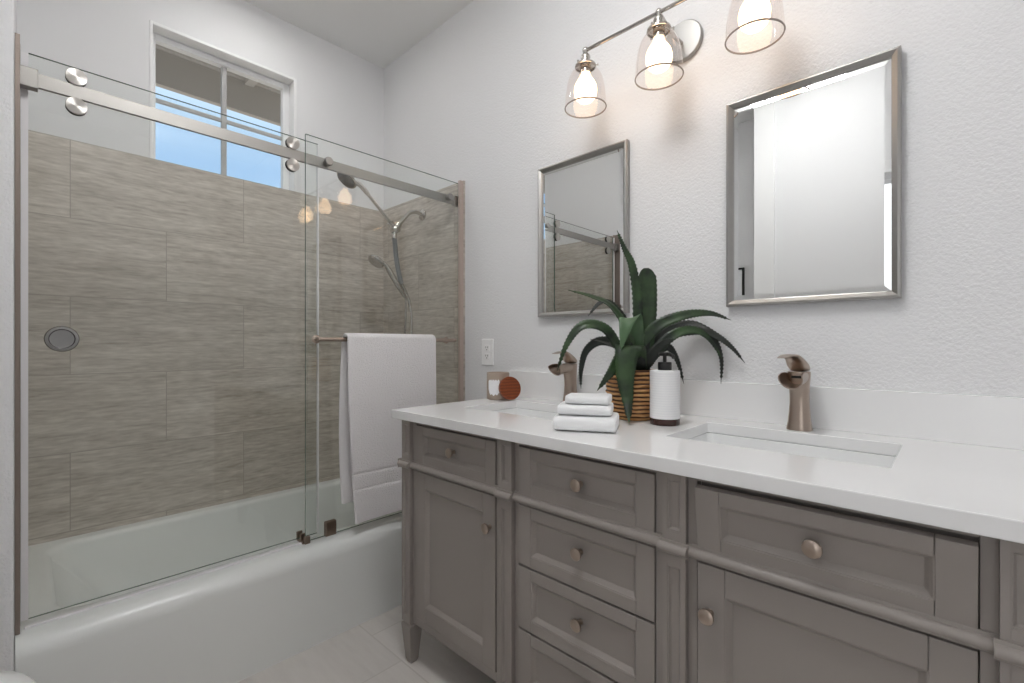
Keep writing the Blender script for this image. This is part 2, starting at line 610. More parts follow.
# rounded drywall bead around the opening, standing a hair proud of the wall
for (a0, a1, c0, c1) in ((WY1, WY1 + 0.010, WZ0, WZ1 + 0.010), (WY0 - 0.010, WY0, WZ0, WZ1 + 0.010), (WY0, WY1, WZ1, WZ1 + 0.010)):
    b.box(XB - 0.066, XB + 0.004, a0 if a0 != WY1 else WY1 - 0.004, a1 if a1 != WY0 else WY0 + 0.002, c0 if c0 != WZ1 else WZ1 - 0.004, c1)
b.build('window_reveal', M['trim'], win, bevel=0.003)
b = MB(); b.box(fx0 + 0.006, fx1 - 0.008, 0.678 - 0.011, 0.678 + 0.011, WZ0 + fw_b, WZ1 - fw_t)
b.build('mullion', M['muntin'], win, bevel=0.002)
b = MB(); b.box(fx0 + 0.010, fx1 - 0.012, WY0 + fw_l, WY1 - fw_r, 2.191, 2.209)
b.build('muntin', M['muntin'], win, bevel=0.002)
b = MB(); b.box(fx0 + 0.015, fx0 + 0.019, WY0 + fw_l, WY1 - fw_r, WZ0 + fw_b, WZ1 - fw_t)
b.build('pane', M['pane'], win)

# roof overhang outside the window
b = MB(); b.box(-3.42, XB - 0.13, -0.6, 2.4, 2.90, 2.96)
eave = struct(b.build('roof_eave', M['soffit']))
b = MB(); b.box(-3.46, -3.42, -0.6, 2.4, 2.655, 2.98)
b.build('fascia_board', M['soffit'], eave)
b = MB()
b.box(-3.42, XB - 0.14, 1.02, 1.075, 2.84, 2.90)
b.build('rafter_tail', M['rafter'], eave)
b = MB()
b.box(-3.42, -3.39, -0.6, 2.4, 2.862, 2.90)
b.build('ledger_strip', M['rafter'], eave)


# ================================================================== BATHTUB
def rrect(x0, x1, y0, y1, r, z, seg=8):
    pts = []
    for cx, cy, a0 in ((x1 - r, y1 - r, 0), (x0 + r, y1 - r, PI / 2), (x0 + r, y0 + r, PI), (x1 - r, y0 + r, 3 * PI / 2)):
        for i in range(seg + 1):
            a = a0 + PI / 2 * i / seg
            pts.append((cx + r * math.cos(a), cy + r * math.sin(a), z))
    return pts


tx0, tx1, ty0, ty1 = XB + 0.001, -1.700, YL + 0.001, YW - 0.001
rings = [rrect(tx0, tx1, ty0, ty1, 0.004, 0.0)]
rings.append(rrect(tx0, tx1 + 0.004, ty0, ty1, 0.004, 0.18))
rings.append(rrect(tx0, tx1 + 0.008, ty0, ty1, 0.004, 0.305))
RR = 0.05
for i in range(1, 8):
    a = PI / 2 * i / 7
    rings.append(rrect(tx0, tx1 + 0.008 - RR * (1 - math.cos(a)), ty0, ty1, 0.004, 0.308 + RR * math.sin(a)))
zi = 0.358
ix0, ix1, iy0, iy1 = tx0 + 0.055, tx1 - 0.115, ty0 + 0.075, ty1 - 0.07
rings.append(rrect(ix0 - 0.01, ix1 + 0.012, iy0 - 0.012, iy1 + 0.012, 0.10, zi))
for i in range(1, 6):
    a = PI / 2 * i / 5
    d = 0.022 * math.sin(a)
    rings.append(rrect(ix0 - 0.01 + d, ix1 + 0.012 - d, iy0 - 0.012 + d, iy1 + 0.012 - d, 0.10, zi - 0.022 * (1 - math.cos(a))))
# sloping well: the left (lounging) end leans the most
for t, z in ((0.25, 0.28), (0.5, 0.21), (0.75, 0.14), (0.92, 0.095), (1.0, 0.08)):
    s = t ** 1.1
    rings.append(rrect(ix0 + 0.012 + 0.055 * s, ix1 - 0.012 - 0.055 * s, iy0 + 0.012 + 0.20 * s, iy1 - 0.012 - 0.08 * s, 0.10 + 0.03 * s, z))
rings.append(rrect(ix0 + 0.13, ix1 - 0.13, iy0 + 0.28, iy1 - 0.15, 0.08, 0.072))
b = MB(); b.loft(rings, True, True)
tub = tag(b.build('bathtub', M['tub']), 'white alcove bathtub with a plain rounded apron behind the glass doors', 'bathtub')
b = MB(); b.lathe([(0.028, 0), (0.028, 0.003), (0.02, 0.005), (0.0, 0.005)], (-2.1, ty1 - 0.26, 0.0725), seg=24, cap1=False)
b.build('drain', M['chrome'], tub)

# ================================================================== SHOWER SCREEN
scr = empty('shower_screen', (-1.775, 1.1, 0.358), 'fixed clear glass shower panel with top rail, wall channels and towel bar', 'shower screen')


def glass_panel(name, xc, th, y0, y1, z0, z1, parent):
    b = MB()
    fs = b.box(xc - th / 2, xc + th / 2, y0, y1, z0, z1)
    for f in fs:
        n = f.normal
        f.normal_update()
        if abs(f.normal.x) < 0.5:
            f.material_index = 1
    return b.build(name, [M['glass'], M['glass_edge']], parent)


FXG, DXG = -1.775, -1.803
glass_panel('glass_panel', FXG, 0.008, 0.737, 1.488, 0.362, 1.905, scr)
b = MB(); b.box(-1.795, -1.784, 0.004, 1.472, 1.800, 1.838)
rail = b.build('rail', M['steel'], scr, bevel=0.001)
b = MB(); b.box(-1.7955, -1.768, YL + 0.004, 0.030, 1.790, 1.842)
b.build('rail_bracket', M['steel'], scr, bevel=0.002)
b = MB(); b.box(-1.799, -1.775, 1.464, 1.497, 1.796, 1.842)
b.build('rail_bracket', M['steel'], scr, bevel=0.002)
# wall channels
b = MB()
b.box(-1.811, -1.803 + 0.0, YL + 0.0005, -0.003, 0.3585, 1.912)
b.box(-1.803, -1.760, YL + 0.0005, YL + 0.0030, 0.3585, 1.912)
b.box(-1.760, -1.750, YL + 0.0005, -0.0035, 0.3590, 1.912)
b.build('wall_channel', M['bronze'], scr, bevel=0.001)
b = MB()
b.box(-1.786, -1.764, YW - 0.012, YW - 0.0085, 0.3590, 1.915)
b.box(-1.766, -1.752, 1.478, YW - 0.0085, 0.3590, 1.915)
b.build('wall_channel', M['channel_light'], scr, bevel=0.001)
# stand-offs fixing the panel to the rail
for yy in (0.822, 1.425):
    b = MB()
    b.lathe([(0.013, 0), (0.013, 0.004), (0.0165, 0.005), (0.0165, 0.014), (0.014, 0.018), (0.0, 0.019)], (FXG + 0.0035, yy, 1.822), 'X', 28, cap1=False)
    b.lathe([(0.012, 0), (0.012, 0.006)], (-1.785, yy, 1.822), 'X', 24)
    b.build('standoff', M['nickel'], scr)
# bottom clip and guide
b = MB(); b.box(FXG - 0.010, FXG + 0.010, 0.812, 0.856, 0.3585, 0.416)
b.build('bottom_clip', M['nickel_dark'], scr, bevel=0.004)
b = MB()
b.box(-1.815, -1.763, 0.722, 0.742, 0.3585, 0.368)
b.box(-1.790, -1.782, 0.722, 0.742, 0.368, 0.392)
b.box(-1.822, -1.812, 0.722, 0.742, 0.3585, 0.392)
b.box(-1.770, -1.755, 0.728, 0.748, 0.3585, 0.385)
b.build('door_guide', M['nickel_dark'], scr, bevel=0.002)
# water dam strip along the tub edge
b = MB(); b.box(-1.780, -1.770, 0.004, 0.722, 0.3585, 0.3645)
b.build('threshold_strip', M['seal'], scr, bevel=0.001)
# towel bar
BX, BZ = -1.722, 1.128
b = MB(); b.tube([(BX, 0.762, BZ), (BX, 1.425, BZ)], 0.0085, 20)
bar = b.build('towel_bar', M['nickel_warm'], scr)
for yy in (0.776, 1.405):
    b = MB()
    b.lathe([(0.0165, 0), (0.0165, 0.004), (0.010, 0.007), (0.0075, 0.012), (0.0075, 0.052)], (FXG + 0.004, yy, BZ), 'X', 24)
    b.build('bar_post', M['nickel_warm'], bar)

# ---- sliding door
door = empty('sliding_glass_door', (DXG, 0.4, 0.37), 'sliding clear glass shower door with round knob and four roller caps', 'shower door')
glass_panel('glass_panel', DXG, 0.008, 0.012, 0.796, 0.371, 1.892, door)
b = MB(); b.box(DXG - 0.0055, DXG + 0.0055, -0.0025, 0.0115, 0.371, 1.889)
b.build('edge_seal', M['seal'], door)
b = MB(); b.box(DXG - 0.0055, DXG + 0.0055, 0.794, 0.799, 0.371, 1.889)
b.build('edge_seal', M['seal'], door)
for yy in (0.105, 0.695):
    for zz in (1.859, 1.778):
        b = MB()
        b.lathe([(0.0225, 0), (0.0225, 0.013), (0.019, 0.0135)], (DXG + 0.0045, yy, zz), 'X', 36)
        cap = b.build('roller_cap', M['rubber'], door)
        b = MB()
        b.lathe([(0.0230, 0.0), (0.0230, 0.0048), (0.0224, 0.0056), (0.0, 0.0058)], (DXG + 0.0182, yy, zz), 'X', 40, cap1=False)
        b.build('cap_face', M['disc'], cap)
kz, ky = 1.124, 0.076
b = MB()
b.lathe([(0.012, 0.0), (0.012, 0.010), (0.0335, 0.011), (0.0355, 0.016), (0.0335, 0.021), (0.027, 0.022), (0.025, 0.0165), (0.0, 0.0155)], (DXG + 0.004, ky, kz), 'X', 44, cap1=False)
b.lathe([(0.012, 0.0), (0.012, -0.010), (0.0335, -0.011), (0.0335, -0.019), (0.0, -0.020)], (DXG - 0.004, ky, kz), 'X', 44, cap1=False)
b.build('door_knob', M['knob_steel'], door)


# ================================================================== BATH TOWEL on the bar
def towel_profile():
    """(x offset, z, arc) from front hem up over the bar and down the back"""
    pts = []
    zf, zb, r = 0.405, 0.475, 0.0165
    for i in range(150):
        t = i / 149
        z = lerp(zf, BZ, t)
        pts.append((r + 0.010 * (1 - t) * math.sin(t * 2.2 + 0.3), z, 0))
    for i in range(1, 12):
        a = PI * i / 12
        pts.append((r * math.cos(a), BZ + r * math.sin(a), 1))
    for i in range(40):
        t = i / 39
        pts.append((-r - 0.006 * math.sin(t * 2), lerp(BZ, zb, t), 2))
    return pts


def towel_sheet(y0, y1, grow, zshift, seed, name, parent=None):
    pr = towel_profile()
    ny = 40
    b = MB()
    grid = []
    for j in range(ny + 1):
        u = j / ny
        rowv = []
        for (dx, z, side) in pr:
            h = (BZ - z) / 0.72
            # the hem hangs a little inward at both sides
            y = lerp(y0, y1, u)
            inward = 0.030 * max(0, h) ** 2.0 if side == 0 else 0.0
            y += inward * (1 - u) - 0.4 * inward * u
            if side == 2:
                y -= (0.003 + 0.009 * math.sin(PI * min(1, max(0, h) * 0.95)) - 0.008 * max(0, h) ** 3) * (1 - u)
            sag = 0.012 * math.sin(PI * u) * 0 + 0.012 * (0.5 - u)
            wob = 0.0045 * noise.noise(Vector((u * 5 + seed, z * 1.6, seed))) * (0.4 + 1.4 * max(0, h))
            fold = 0.004 * math.sin(u * 9 + seed + z * 2) * max(0, h)
            x = BX + dx + (grow if dx > 0 else -grow) * min(1, abs(dx) / 0.0165) + (wob + fold) * (1 if side != 1 else 0)
            zz = z + zshift * (1 if side != 1 else 0) * max(0, h) + (grow if side == 1 else 0)
            if side == 0 and h > 0.9:
                zz += 0.012 * (u - 0.3) * (h - 0.9) * 10
            if side == 0:
                for zb_ in (0.597, 0.536):
                    x -= 0.0050 * math.exp(-((z - zb_) / 0.005) ** 2)
                if 0.545 < z < 0.588:
                    x -= 0.0012
            if side == 2:
                x = max(x, FXG + 0.016)
            rowv.append(b.bm.verts.new((x, y, zz)))
        grid.append(rowv)
    for j in range(ny):
        for i in range(len(pr) - 1):
            f = b.bm.faces.new((grid[j][i], grid[j + 1][i], grid[j + 1][i + 1], grid[j][i + 1]))
            f.smooth = True
    return b.build(name, M['towel'], parent, solid=0.0105, subsurf=1)


bt = towel_sheet(0.868, 1.292, 0.004, 0.0, 1.7, 'bath_towel')
tag(bt, 'large white terry bath towel draped over the shower towel bar', 'towel')


# ================================================================== SHOWER FITTINGS
SX = -2.09
sh = empty('overhead_shower', (SX, YW - 0.008, 1.81), 'nickel overhead shower head on a long arm above the towel bar', 'shower head')
b = MB()
b.lathe([(0.030, 0), (0.029, -0.006), (0.020, -0.012), (0.013, -0.014)], (SX, YW - 0.009, 1.812), 'Y', 28)
b.build('wall_flange', M['chrome'], sh)
arm = crom([(SX, 1.495, 1.812), (SX, 1.455, 1.818), (SX, 1.415, 1.805), (SX, 1.375, 1.760), (SX, 1.345, 1.725)], 8)
b = MB(); b.tube(arm, 0.0100, 16)
b.build('shower_arm', M['chrome'], sh)
b = MB()
b.lathe([(0.010, -0.028), (0.019, -0.022), (0.019, 0.022), (0.010, 0.028)], (SX, 1.327, 1.702), 'X', 20)
b.tube([(SX, 1.352, 1.735), (SX, 1.330, 1.700), (SX, 1.322, 1.680)], 0.015, 16)
b.build('diverter_body', M['chrome'], sh)
ext = crom([(SX, 1.332, 1.705), (SX, 1.290, 1.742), (SX, 1.20, 1.825), (SX, 1.145, 1.874), (SX, 1.105, 1.896)], 8)
b = MB()
b.tube(ext, [0.008] * 20 + [0.0115] * (len(ext) - 20), 16)
b.tube([(SX, 1.318, 1.712), (SX, 1.296, 1.735)], 0.0165, 18)
b.build('extension_arm', M['chrome'], sh)
hd = Vector((0, -0.62, -0.78)).normalized()
rq = Vector((0, 0, 1)).rotation_difference(hd).to_matrix()
b = MB()
b.lathe([(0.012, -0.026), (0.026, -0.018), (0.046, -0.006), (0.052, 0.002), (0.050, 0.010), (0.0, 0.012)], Vector((SX, 1.066, 1.898)), 'Z', 36, rot=rq, cap1=False)
hp = b.build('spray_head', M['chrome'], sh)
b = MB(); b.lathe([(0.044, 0.0125), (0.042, 0.014), (0.0, 0.0145)], Vector((SX, 1.066, 1.898)), 'Z', 30, rot=rq, cap1=False)
b.build('nozzle_plate', mat('nozzle_rubber', srgb(110, 108, 106), 0.5, bump=(260, 1.0, 0.003)), hp)

hs = empty('hand_shower', (SX, 1.36, 1.36), 'nickel hand shower hanging on its hose below the shower arm', 'hand shower')
hpts = crom([(SX, 1.395, 1.352), (SX, 1.360, 1.395), (SX, 1.318, 1.450), (SX, 1.288, 1.492), (SX, 1.268, 1.516), (SX, 1.245, 1.530)], 6)
b = MB()
nr = len(hpts)
b.tube(hpts, [0.0085 + 0.006 * math.sin(PI * min(1, i / (nr * 0.8))) for i in range(nr)], 16)
b.build('handle', M['chrome'], hs)
hd2 = Vector((0.0, -0.60, -0.80)).normalized()
rq2 = Vector((0, 0, 1)).rotation_difference(hd2).to_matrix()
b = MB()
b.lathe([(0.010, -0.020), (0.026, -0.014), (0.040, -0.002), (0.043, 0.008), (0.039, 0.015), (0.0, 0.0165)], Vector((SX, 1.222, 1.527)), 'Z', 36, rot=rq2, cap1=False)
b.build('spray_head', M['chrome'], hs)
b = MB()
h1 = crom([(SX, 1.322, 1.678), (SX, 1.327, 1.62), (SX, 1.340, 1.52), (SX, 1.365, 1.425)], 8)
b.tube(h1, 0.0125, 16)
b.build('hose_sleeve', mat('grey_sleeve', srgb(128, 130, 132), 0.4), hs)
b = MB()
b.tube(crom([(SX, 1.363, 1.430), (SX, 1.385, 1.395), (SX, 1.410, 1.345), (SX + 0.002, 1.418, 1.31)], 6), 0.0085, 14)
b.build('hose_ferrule', M['chrome'], hs)
b = MB()
b.tube([(SX, 1.3225, 1.655), (SX, 1.322, 1.679)], 0.0138, 16)
b.build('hose_ferrule', M['chrome'], hs)
b = MB()
hose = crom([(SX, 1.414, 1.33), (SX + 0.004, 1.425, 1.25), (SX + 0.005, 1.420, 1.10), (SX, 1.412, 0.98), (SX - 0.02, 1.400, 0.90), (SX - 0.03, 1.392, 0.98),
             (SX - 0.02, 1.395, 1.10), (SX - 0.01, 1.396, 1.22), (SX, 1.392, 1.30), (SX, 1.394, 1.352)], 10)
b.tube(hose, 0.0058, 10)
b.build('hose', M['chrome'], hs)

# tub / shower valve trim and spout on the end wall, behind the towel
tv = empty('shower_valve', (-2.09, YW - 0.008, 0.95), 'round nickel shower valve with lever on the tiled end wall', 'shower valve')
b = MB(); b.lathe([(0.08, 0), (0.078, -0.006), (0.03, -0.010), (0.028, -0.045), (0.0, -0.048)], (-2.09, YW - 0.0085, 0.95), 'Y', 36, cap1=False)
b.build('escutcheon', M['chrome'], tv)
b = MB(); b.tube([(-2.09, YW - 0.05, 0.95), (-2.09, YW - 0.065, 0.90), (-2.09, YW - 0.075, 0.865)], [0.010, 0.008, 0.006], 14)
b.build('lever', M['chrome'], tv)


# ================================================================== VANITY
VX0, VX1 = -1.396, 0.096
YF = 0.925          # door and drawer face plane
YFF = 0.929         # face-frame plane
YPST = 0.914        # post face plane
ZB, ZT = 0.147, 0.850
van = empty('vanity_cabinet', (-0.65, 1.2, 0.0), 'long taupe grey double vanity cabinet with shaker fronts and tapered feet', 'cabinet')
posts = (-1.373, -0.892, -0.411, 0.072)
PW = 0.024
secs = ((-1.330, -0.940), (-0.853, -0.457), (-0.369, 0.029))
# carcass: sides, back, bottom, face frame
b = MB()
b.box(VX0 + 0.006, VX0 + 0.024, YFF + 0.02, YW - 0.012, ZB, ZT - 0.001)
b.box(VX1 - 0.024, VX1 - 0.006, YFF + 0.02, YW - 0.012, ZB, ZT - 0.001)
b.box(VX0 + 0.024, VX1 - 0.024, YW - 0.024, YW - 0.012, ZB, ZT - 0.001)
b.box(VX0 + 0.024, VX1 - 0.024, YFF + 0.02, YW - 0.024, ZB, ZB + 0.016)
# face frame pieces
xs = [VX0 + 0.006] + [v for s in secs for v in s] + [VX1 - 0.006]
for i in range(0, len(xs), 2):
    b.box(xs[i], xs[i + 1], YFF, YFF + 0.020, ZB, ZT - 0.001)
for s0, s1 in secs:
    b.box(s0, s1, YFF, YFF + 0.020, ZB, 0.174)
    b.box(s0, s1, YFF, YFF + 0.020, 0.836, ZT - 0.001)
    b.box(s0, s1, YFF, YFF + 0.020, 0.680, 0.704)
    b.box(s0, s1, YFF + 0.022, YFF + 0.026, 0.16, 0.848)   # dust board behind the fronts
b.build('body', M['cab'], van, bevel=0.0012)


def framed(b, x0, x1, z0, z1, yf, sw, rw, rec=0.011, bw=0.0105, th=0.018, gap=0.0006):
    """stiles, rails, a sloped inner moulding and the recessed flat panel"""
    e = 0.0
    b.box(x0, x0 + sw, yf, yf + th, z0, z1)
    b.box(x1 - sw, x1, yf, yf + th, z0, z1)
    b.box(x0 + sw + gap, x1 - sw - gap, yf, yf + th, z0, z0 + rw)
    b.box(x0 + sw + gap, x1 - sw - gap, yf, yf + th, z1 - rw, z1)
    ax0, ax1, az0, az1 = x0 + sw, x1 - sw, z0 + rw, z1 - rw

    def ring(d, y):
        return [(ax0 + d, y, az0 + d), (ax1 - d, y, az0 + d), (ax1 - d, y, az1 - d), (ax0 + d, y, az1 - d)]
    prof = [(0.0, yf + 0.0015), (0.0025, yf + 0.0015), (0.0035, yf + 0.0035), (bw * 0.6, yf + rec * 0.55), (bw, yf + rec), (bw + 0.0012, yf + rec + 0.001)]
    b.loft([ring(d, y) for d, y in prof], False, True, smooth=False)


def knob(x, y, z, parent, r=0.0155):
    b = MB()
    b.lathe([(0.0075, 0.0), (0.0062, -0.003), (0.0052, -0.010), (0.0075, -0.0155), (r * 0.93, -0.0175), (r, -0.0205),
             (r * 0.96, -0.0235), (r * 0.70, -0.0262), (r * 0.35, -0.0274), (0.0, -0.0278)], (x, y, z), 'Y', 28, cap1=False)
    return b.build('knob', M['nickel_warm'], parent)


def front(name, x0, x1, z0, z1, sw, rw, kx, kz, tilt=0.0):
    b = MB()
    g = 0.0017
    framed(b, x0 + g, x1 - g, z0 + g, z1 - g, YF, sw, rw)
    mt = None
    if tilt:
        piv = Vector((0, YF + 0.018, z0))
        mt = Matrix.Translation(piv) @ Matrix.Rotation(tilt, 4, 'X') @ Matrix.Translation(-piv)
    o = b.build(name, M['cab'], van, bevel=0.0014, matrix=mt)
    ky = YF + 0.009 if (kx > x0 + sw and kx < x1 - sw) else YF
    if tilt:
        p = mt @ Vector((kx, ky, kz))
        k = knob(p.x, p.y, p.z, o)
    else:
        k = knob(kx, ky, kz, o)
    k.matrix_parent_inverse = Matrix.Identity(4)
    k.parent = o
    # the front itself is parented to the vanity with an inverse, so give the knob none of its own
    return o


s = secs
DZ0, DZ1 = 0.706, 0.834
front('drawer', s[0][0], s[0][1], DZ0, DZ1, 0.040, 0.027, -1.136, 0.770)
front('door', s[0][0], s[0][1], 0.176, 0.678, 0.052, 0.052, -0.963, 0.585)
front('drawer', s[1][0], s[1][1], DZ0, DZ1, 0.043, 0.027, -0.655, 0.770)
front('drawer', s[1][0], s[1][1], 0.515, 0.678, 0.043, 0.030, -0.655, 0.605)
front('drawer', s[1][0], s[1][1], 0.344, 0.513, 0.043, 0.030, -0.655, 0.434)
front('drawer', s[1][0], s[1][1], 0.176, 0.342, 0.043, 0.030, -0.655, 0.262)
front('drawer', s[2][0], s[2][1], DZ0, DZ1, 0.045, 0.027, -0.169, 0.770, tilt=0.13)
front('door', s[2][0], s[2][1], 0.176, 0.678, 0.052, 0.052, -0.343, 0.585)

# posts with an inset panel above and below the moulding
for px in posts:
    b = MB()
    b.box(px - PW, px + PW, YPST + 0.010, YFF + 0.02, ZB, ZT - 0.001)
    for z0, z1 in ((0.712, ZT - 0.001), (ZB, 0.678)):
        framed(b, px - PW, px + PW, z0, z1, YPST, 0.010, 0.016 if z0 > 0.5 else 0.022, rec=0.006, bw=0.005, th=0.012, gap=0.0)
    b.box(px - PW, px + PW, YPST, YPST + 0.012, 0.678, 0.712)
    b.build('post', M['cab'], van, bevel=0.001)
    # tapered foot under the post
    b = MB()
    yc = YPST + 0.026
    rings = []
    for hw, z in ((0.0205, ZB - 0.001), (0.0205, ZB - 0.006), (0.0265, ZB - 0.009), (0.0265, ZB - 0.016), (0.0160, 0.012), (0.0115, 0.0)):
        rings.append([(px - hw, yc - hw, z), (px + hw, yc - hw, z), (px + hw, yc + hw, z), (px - hw, yc + hw, z)])
    b.loft(rings, smooth=False)
    b.build('foot', M['cab'], van, bevel=0.001)
    if px in (posts[0], posts[-1]):
        b = MB()
        yc = YW - 0.040
        rings = []
        for hw, z in ((0.0205, ZB - 0.001), (0.0205, ZB - 0.006), (0.0265, ZB - 0.009), (0.0265, ZB - 0.016), (0.0160, 0.012), (0.0115, 0.0)):
            rings.append([(px - hw, yc - hw, z), (px + hw, yc - hw, z), (px + hw, yc + hw, z), (px - hw, yc + hw, z)])
        b.loft(rings, smooth=False)
        b.build('foot', M['cab'], van, bevel=0.001)


def mould_profile(yback, proud):
    """half-round with a small fillet above, in the y-z plane"""
    pts = [(yback, 0.7085), (yback - 0.004 - proud * 0.2, 0.7085), (yback - 0.005 - proud * 0.2, 0.7035)]
    for i in range(9):
        a = PI / 2 - PI * i / 8
        pts.append((yback - 0.006 - proud * 0.2 - (0.010 + proud * 0.3) * max(0.0, math.cos(a)), 0.6935 + 0.0100 * math.sin(a)))
    pts += [(yback - 0.004, 0.6825), (yback - 0.003, 0.679), (yback, 0.679)]
    return pts


b = MB()
for i in range(3):
    x0, x1 = posts[i] + PW, posts[i + 1] - PW
    b.loft([[(x, y, z) for (y, z) in mould_profile(YFF, 0.004)] for x in (x0, x1)])
for px in posts:
    ex = PW + 0.006
    b.loft([[(x, y, z) for (y, z) in mould_profile(YPST + 0.001, 0.0)] for x in (px - ex, px + ex)])
b.loft([[(VX0 - 0.001 + (YFF - y) * 1.0 - 0.012, yy, z) for (y, z) in mould_profile(YFF, 0.0)] for yy in (YPST - 0.008, YW - 0.02)])
b.build('rail_moulding', M['cab'], van)

# ================================================================== COUNTERTOP
CX0, CX1, CY0, CY1 = -1.430, 0.136, 0.893, YW - 0.002
SK = ((-1.290, -0.860), (-0.520, -0.083))
SY0, SY1 = 1.108, 1.388
b = MB()
xs = [CX0, SK[0][0], SK[0][1], SK[1][0], SK[1][1], CX1]
ys = [CY0, SY0, SY1, CY1]


def hole(i, j):
    return j == 1 and i in (1, 3)


vt = {}


def V(i, j, k):
    key = (i, j, k)
    if key not in vt:
        vt[key] = b.bm.verts.new((xs[i], ys[j], (0.850, 0.880)[k]))
    return vt[key]


for i in range(5):
    for j in range(3):
        if hole(i, j):
            b.bm.faces.new((V(i, j, 0), V(i + 1, j, 0), V(i + 1, j, 1), V(i, j, 1)))
            b.bm.faces.new((V(i, j + 1, 0), V(i, j + 1, 1), V(i + 1, j + 1, 1), V(i + 1, j + 1, 0)))
            b.bm.faces.new((V(i, j, 0), V(i, j, 1), V(i, j + 1, 1), V(i, j + 1, 0)))
            b.bm.faces.new((V(i + 1, j, 0), V(i + 1, j + 1, 0), V(i + 1, j + 1, 1), V(i + 1, j, 1)))
            continue
        b.bm.faces.new((V(i, j, 1), V(i + 1, j, 1), V(i + 1, j + 1, 1), V(i, j + 1, 1)))
        b.bm.faces.new((V(i, j, 0), V(i, j + 1, 0), V(i + 1, j + 1, 0), V(i + 1, j, 0)))
for i in range(5):
    b.bm.faces.new((V(i, 0, 0), V(i + 1, 0, 0), V(i + 1, 0, 1), V(i, 0, 1)))
    b.bm.faces.new((V(i, 3, 0), V(i, 3, 1), V(i + 1, 3, 1), V(i + 1, 3, 0)))
for j in range(3):
    b.bm.faces.new((V(0, j, 0), V(0, j, 1), V(0, j + 1, 1), V(0, j + 1, 0)))
    b.bm.faces.new((V(5, j, 0), V(5, j + 1, 0), V(5, j + 1, 1), V(5, j, 1)))
ctop = tag(b.build('countertop', M['quartz'], bevel=0.0022), 'white quartz countertop with two rectangular sink cutouts on the grey vanity', 'countertop')
b = MB(); b.box(CX0 + 0.004, CX1, 1.490, YW - 0.001, 0.8798, 0.9935)
b.build('backsplash', M['quartz'], ctop, bevel=0.0018)

for k, (sx0, sx1) in enumerate(SK):
    lab = ('white rectangular undermount sink at the left end of the counter', 'white rectangular undermount sink in front of the right faucet')[k]
    b = MB()
    o = 0.006
    rings = [rrect(sx0 - o - 0.014, sx1 + o + 0.014, SY0 - o - 0.014, SY1 + o + 0.014, 0.02, 0.8375),
             rrect(sx0 - o - 0.014, sx1 + o + 0.014, SY0 - o - 0.014, SY1 + o + 0.014, 0.02, 0.8490),
             rrect(sx0 - 0.001, sx1 + 0.001, SY0 - 0.001, SY1 + 0.001, 0.012, 0.8490),
             rrect(sx0 + 0.001, sx1 - 0.001, SY0 + 0.001, SY1 - 0.001, 0.014, 0.843),
             rrect(sx0 + 0.006, sx1 - 0.006, SY0 + 0.006, SY1 - 0.006, 0.02, 0.76),
             rrect(sx0 + 0.012, sx1 - 0.012, SY0 + 0.012, SY1 - 0.012, 0.03, 0.735),
             rrect(sx0 + 0.030, sx1 - 0.030, SY0 + 0.030, SY1 - 0.030, 0.03, 0.722),
             rrect((sx0 + sx1) / 2 - 0.03, (sx0 + sx1) / 2 + 0.03, (SY0 + SY1) / 2 - 0.03, (SY0 + SY1) / 2 + 0.03, 0.028, 0.718)]
    outer = [rrect(sx0 - o, sx1 + o, SY0 - o, SY1 + o, 0.02, 0.8375),
             rrect(sx0 - 0.002, sx1 + 0.002, SY0 - 0.002, SY1 + 0.002, 0.03, 0.72),
             rrect(sx0 + 0.03, sx1 - 0.03, SY0 + 0.03, SY1 - 0.03, 0.03, 0.708)]
    b.loft(list(reversed(outer)) + rings, True, True)
    sk = tag(b.build('undermount_sink', M['china']), lab, 'sink')
    b = MB(); b.lathe([(0.024, 0.0), (0.024, 0.003), (0.017, 0.004), (0.0, 0.002)], ((sx0 + sx1) / 2, (SY0 + SY1) / 2, 0.7183), seg=24, cap1=False)
    b.build('drain', M['nickel'], sk)


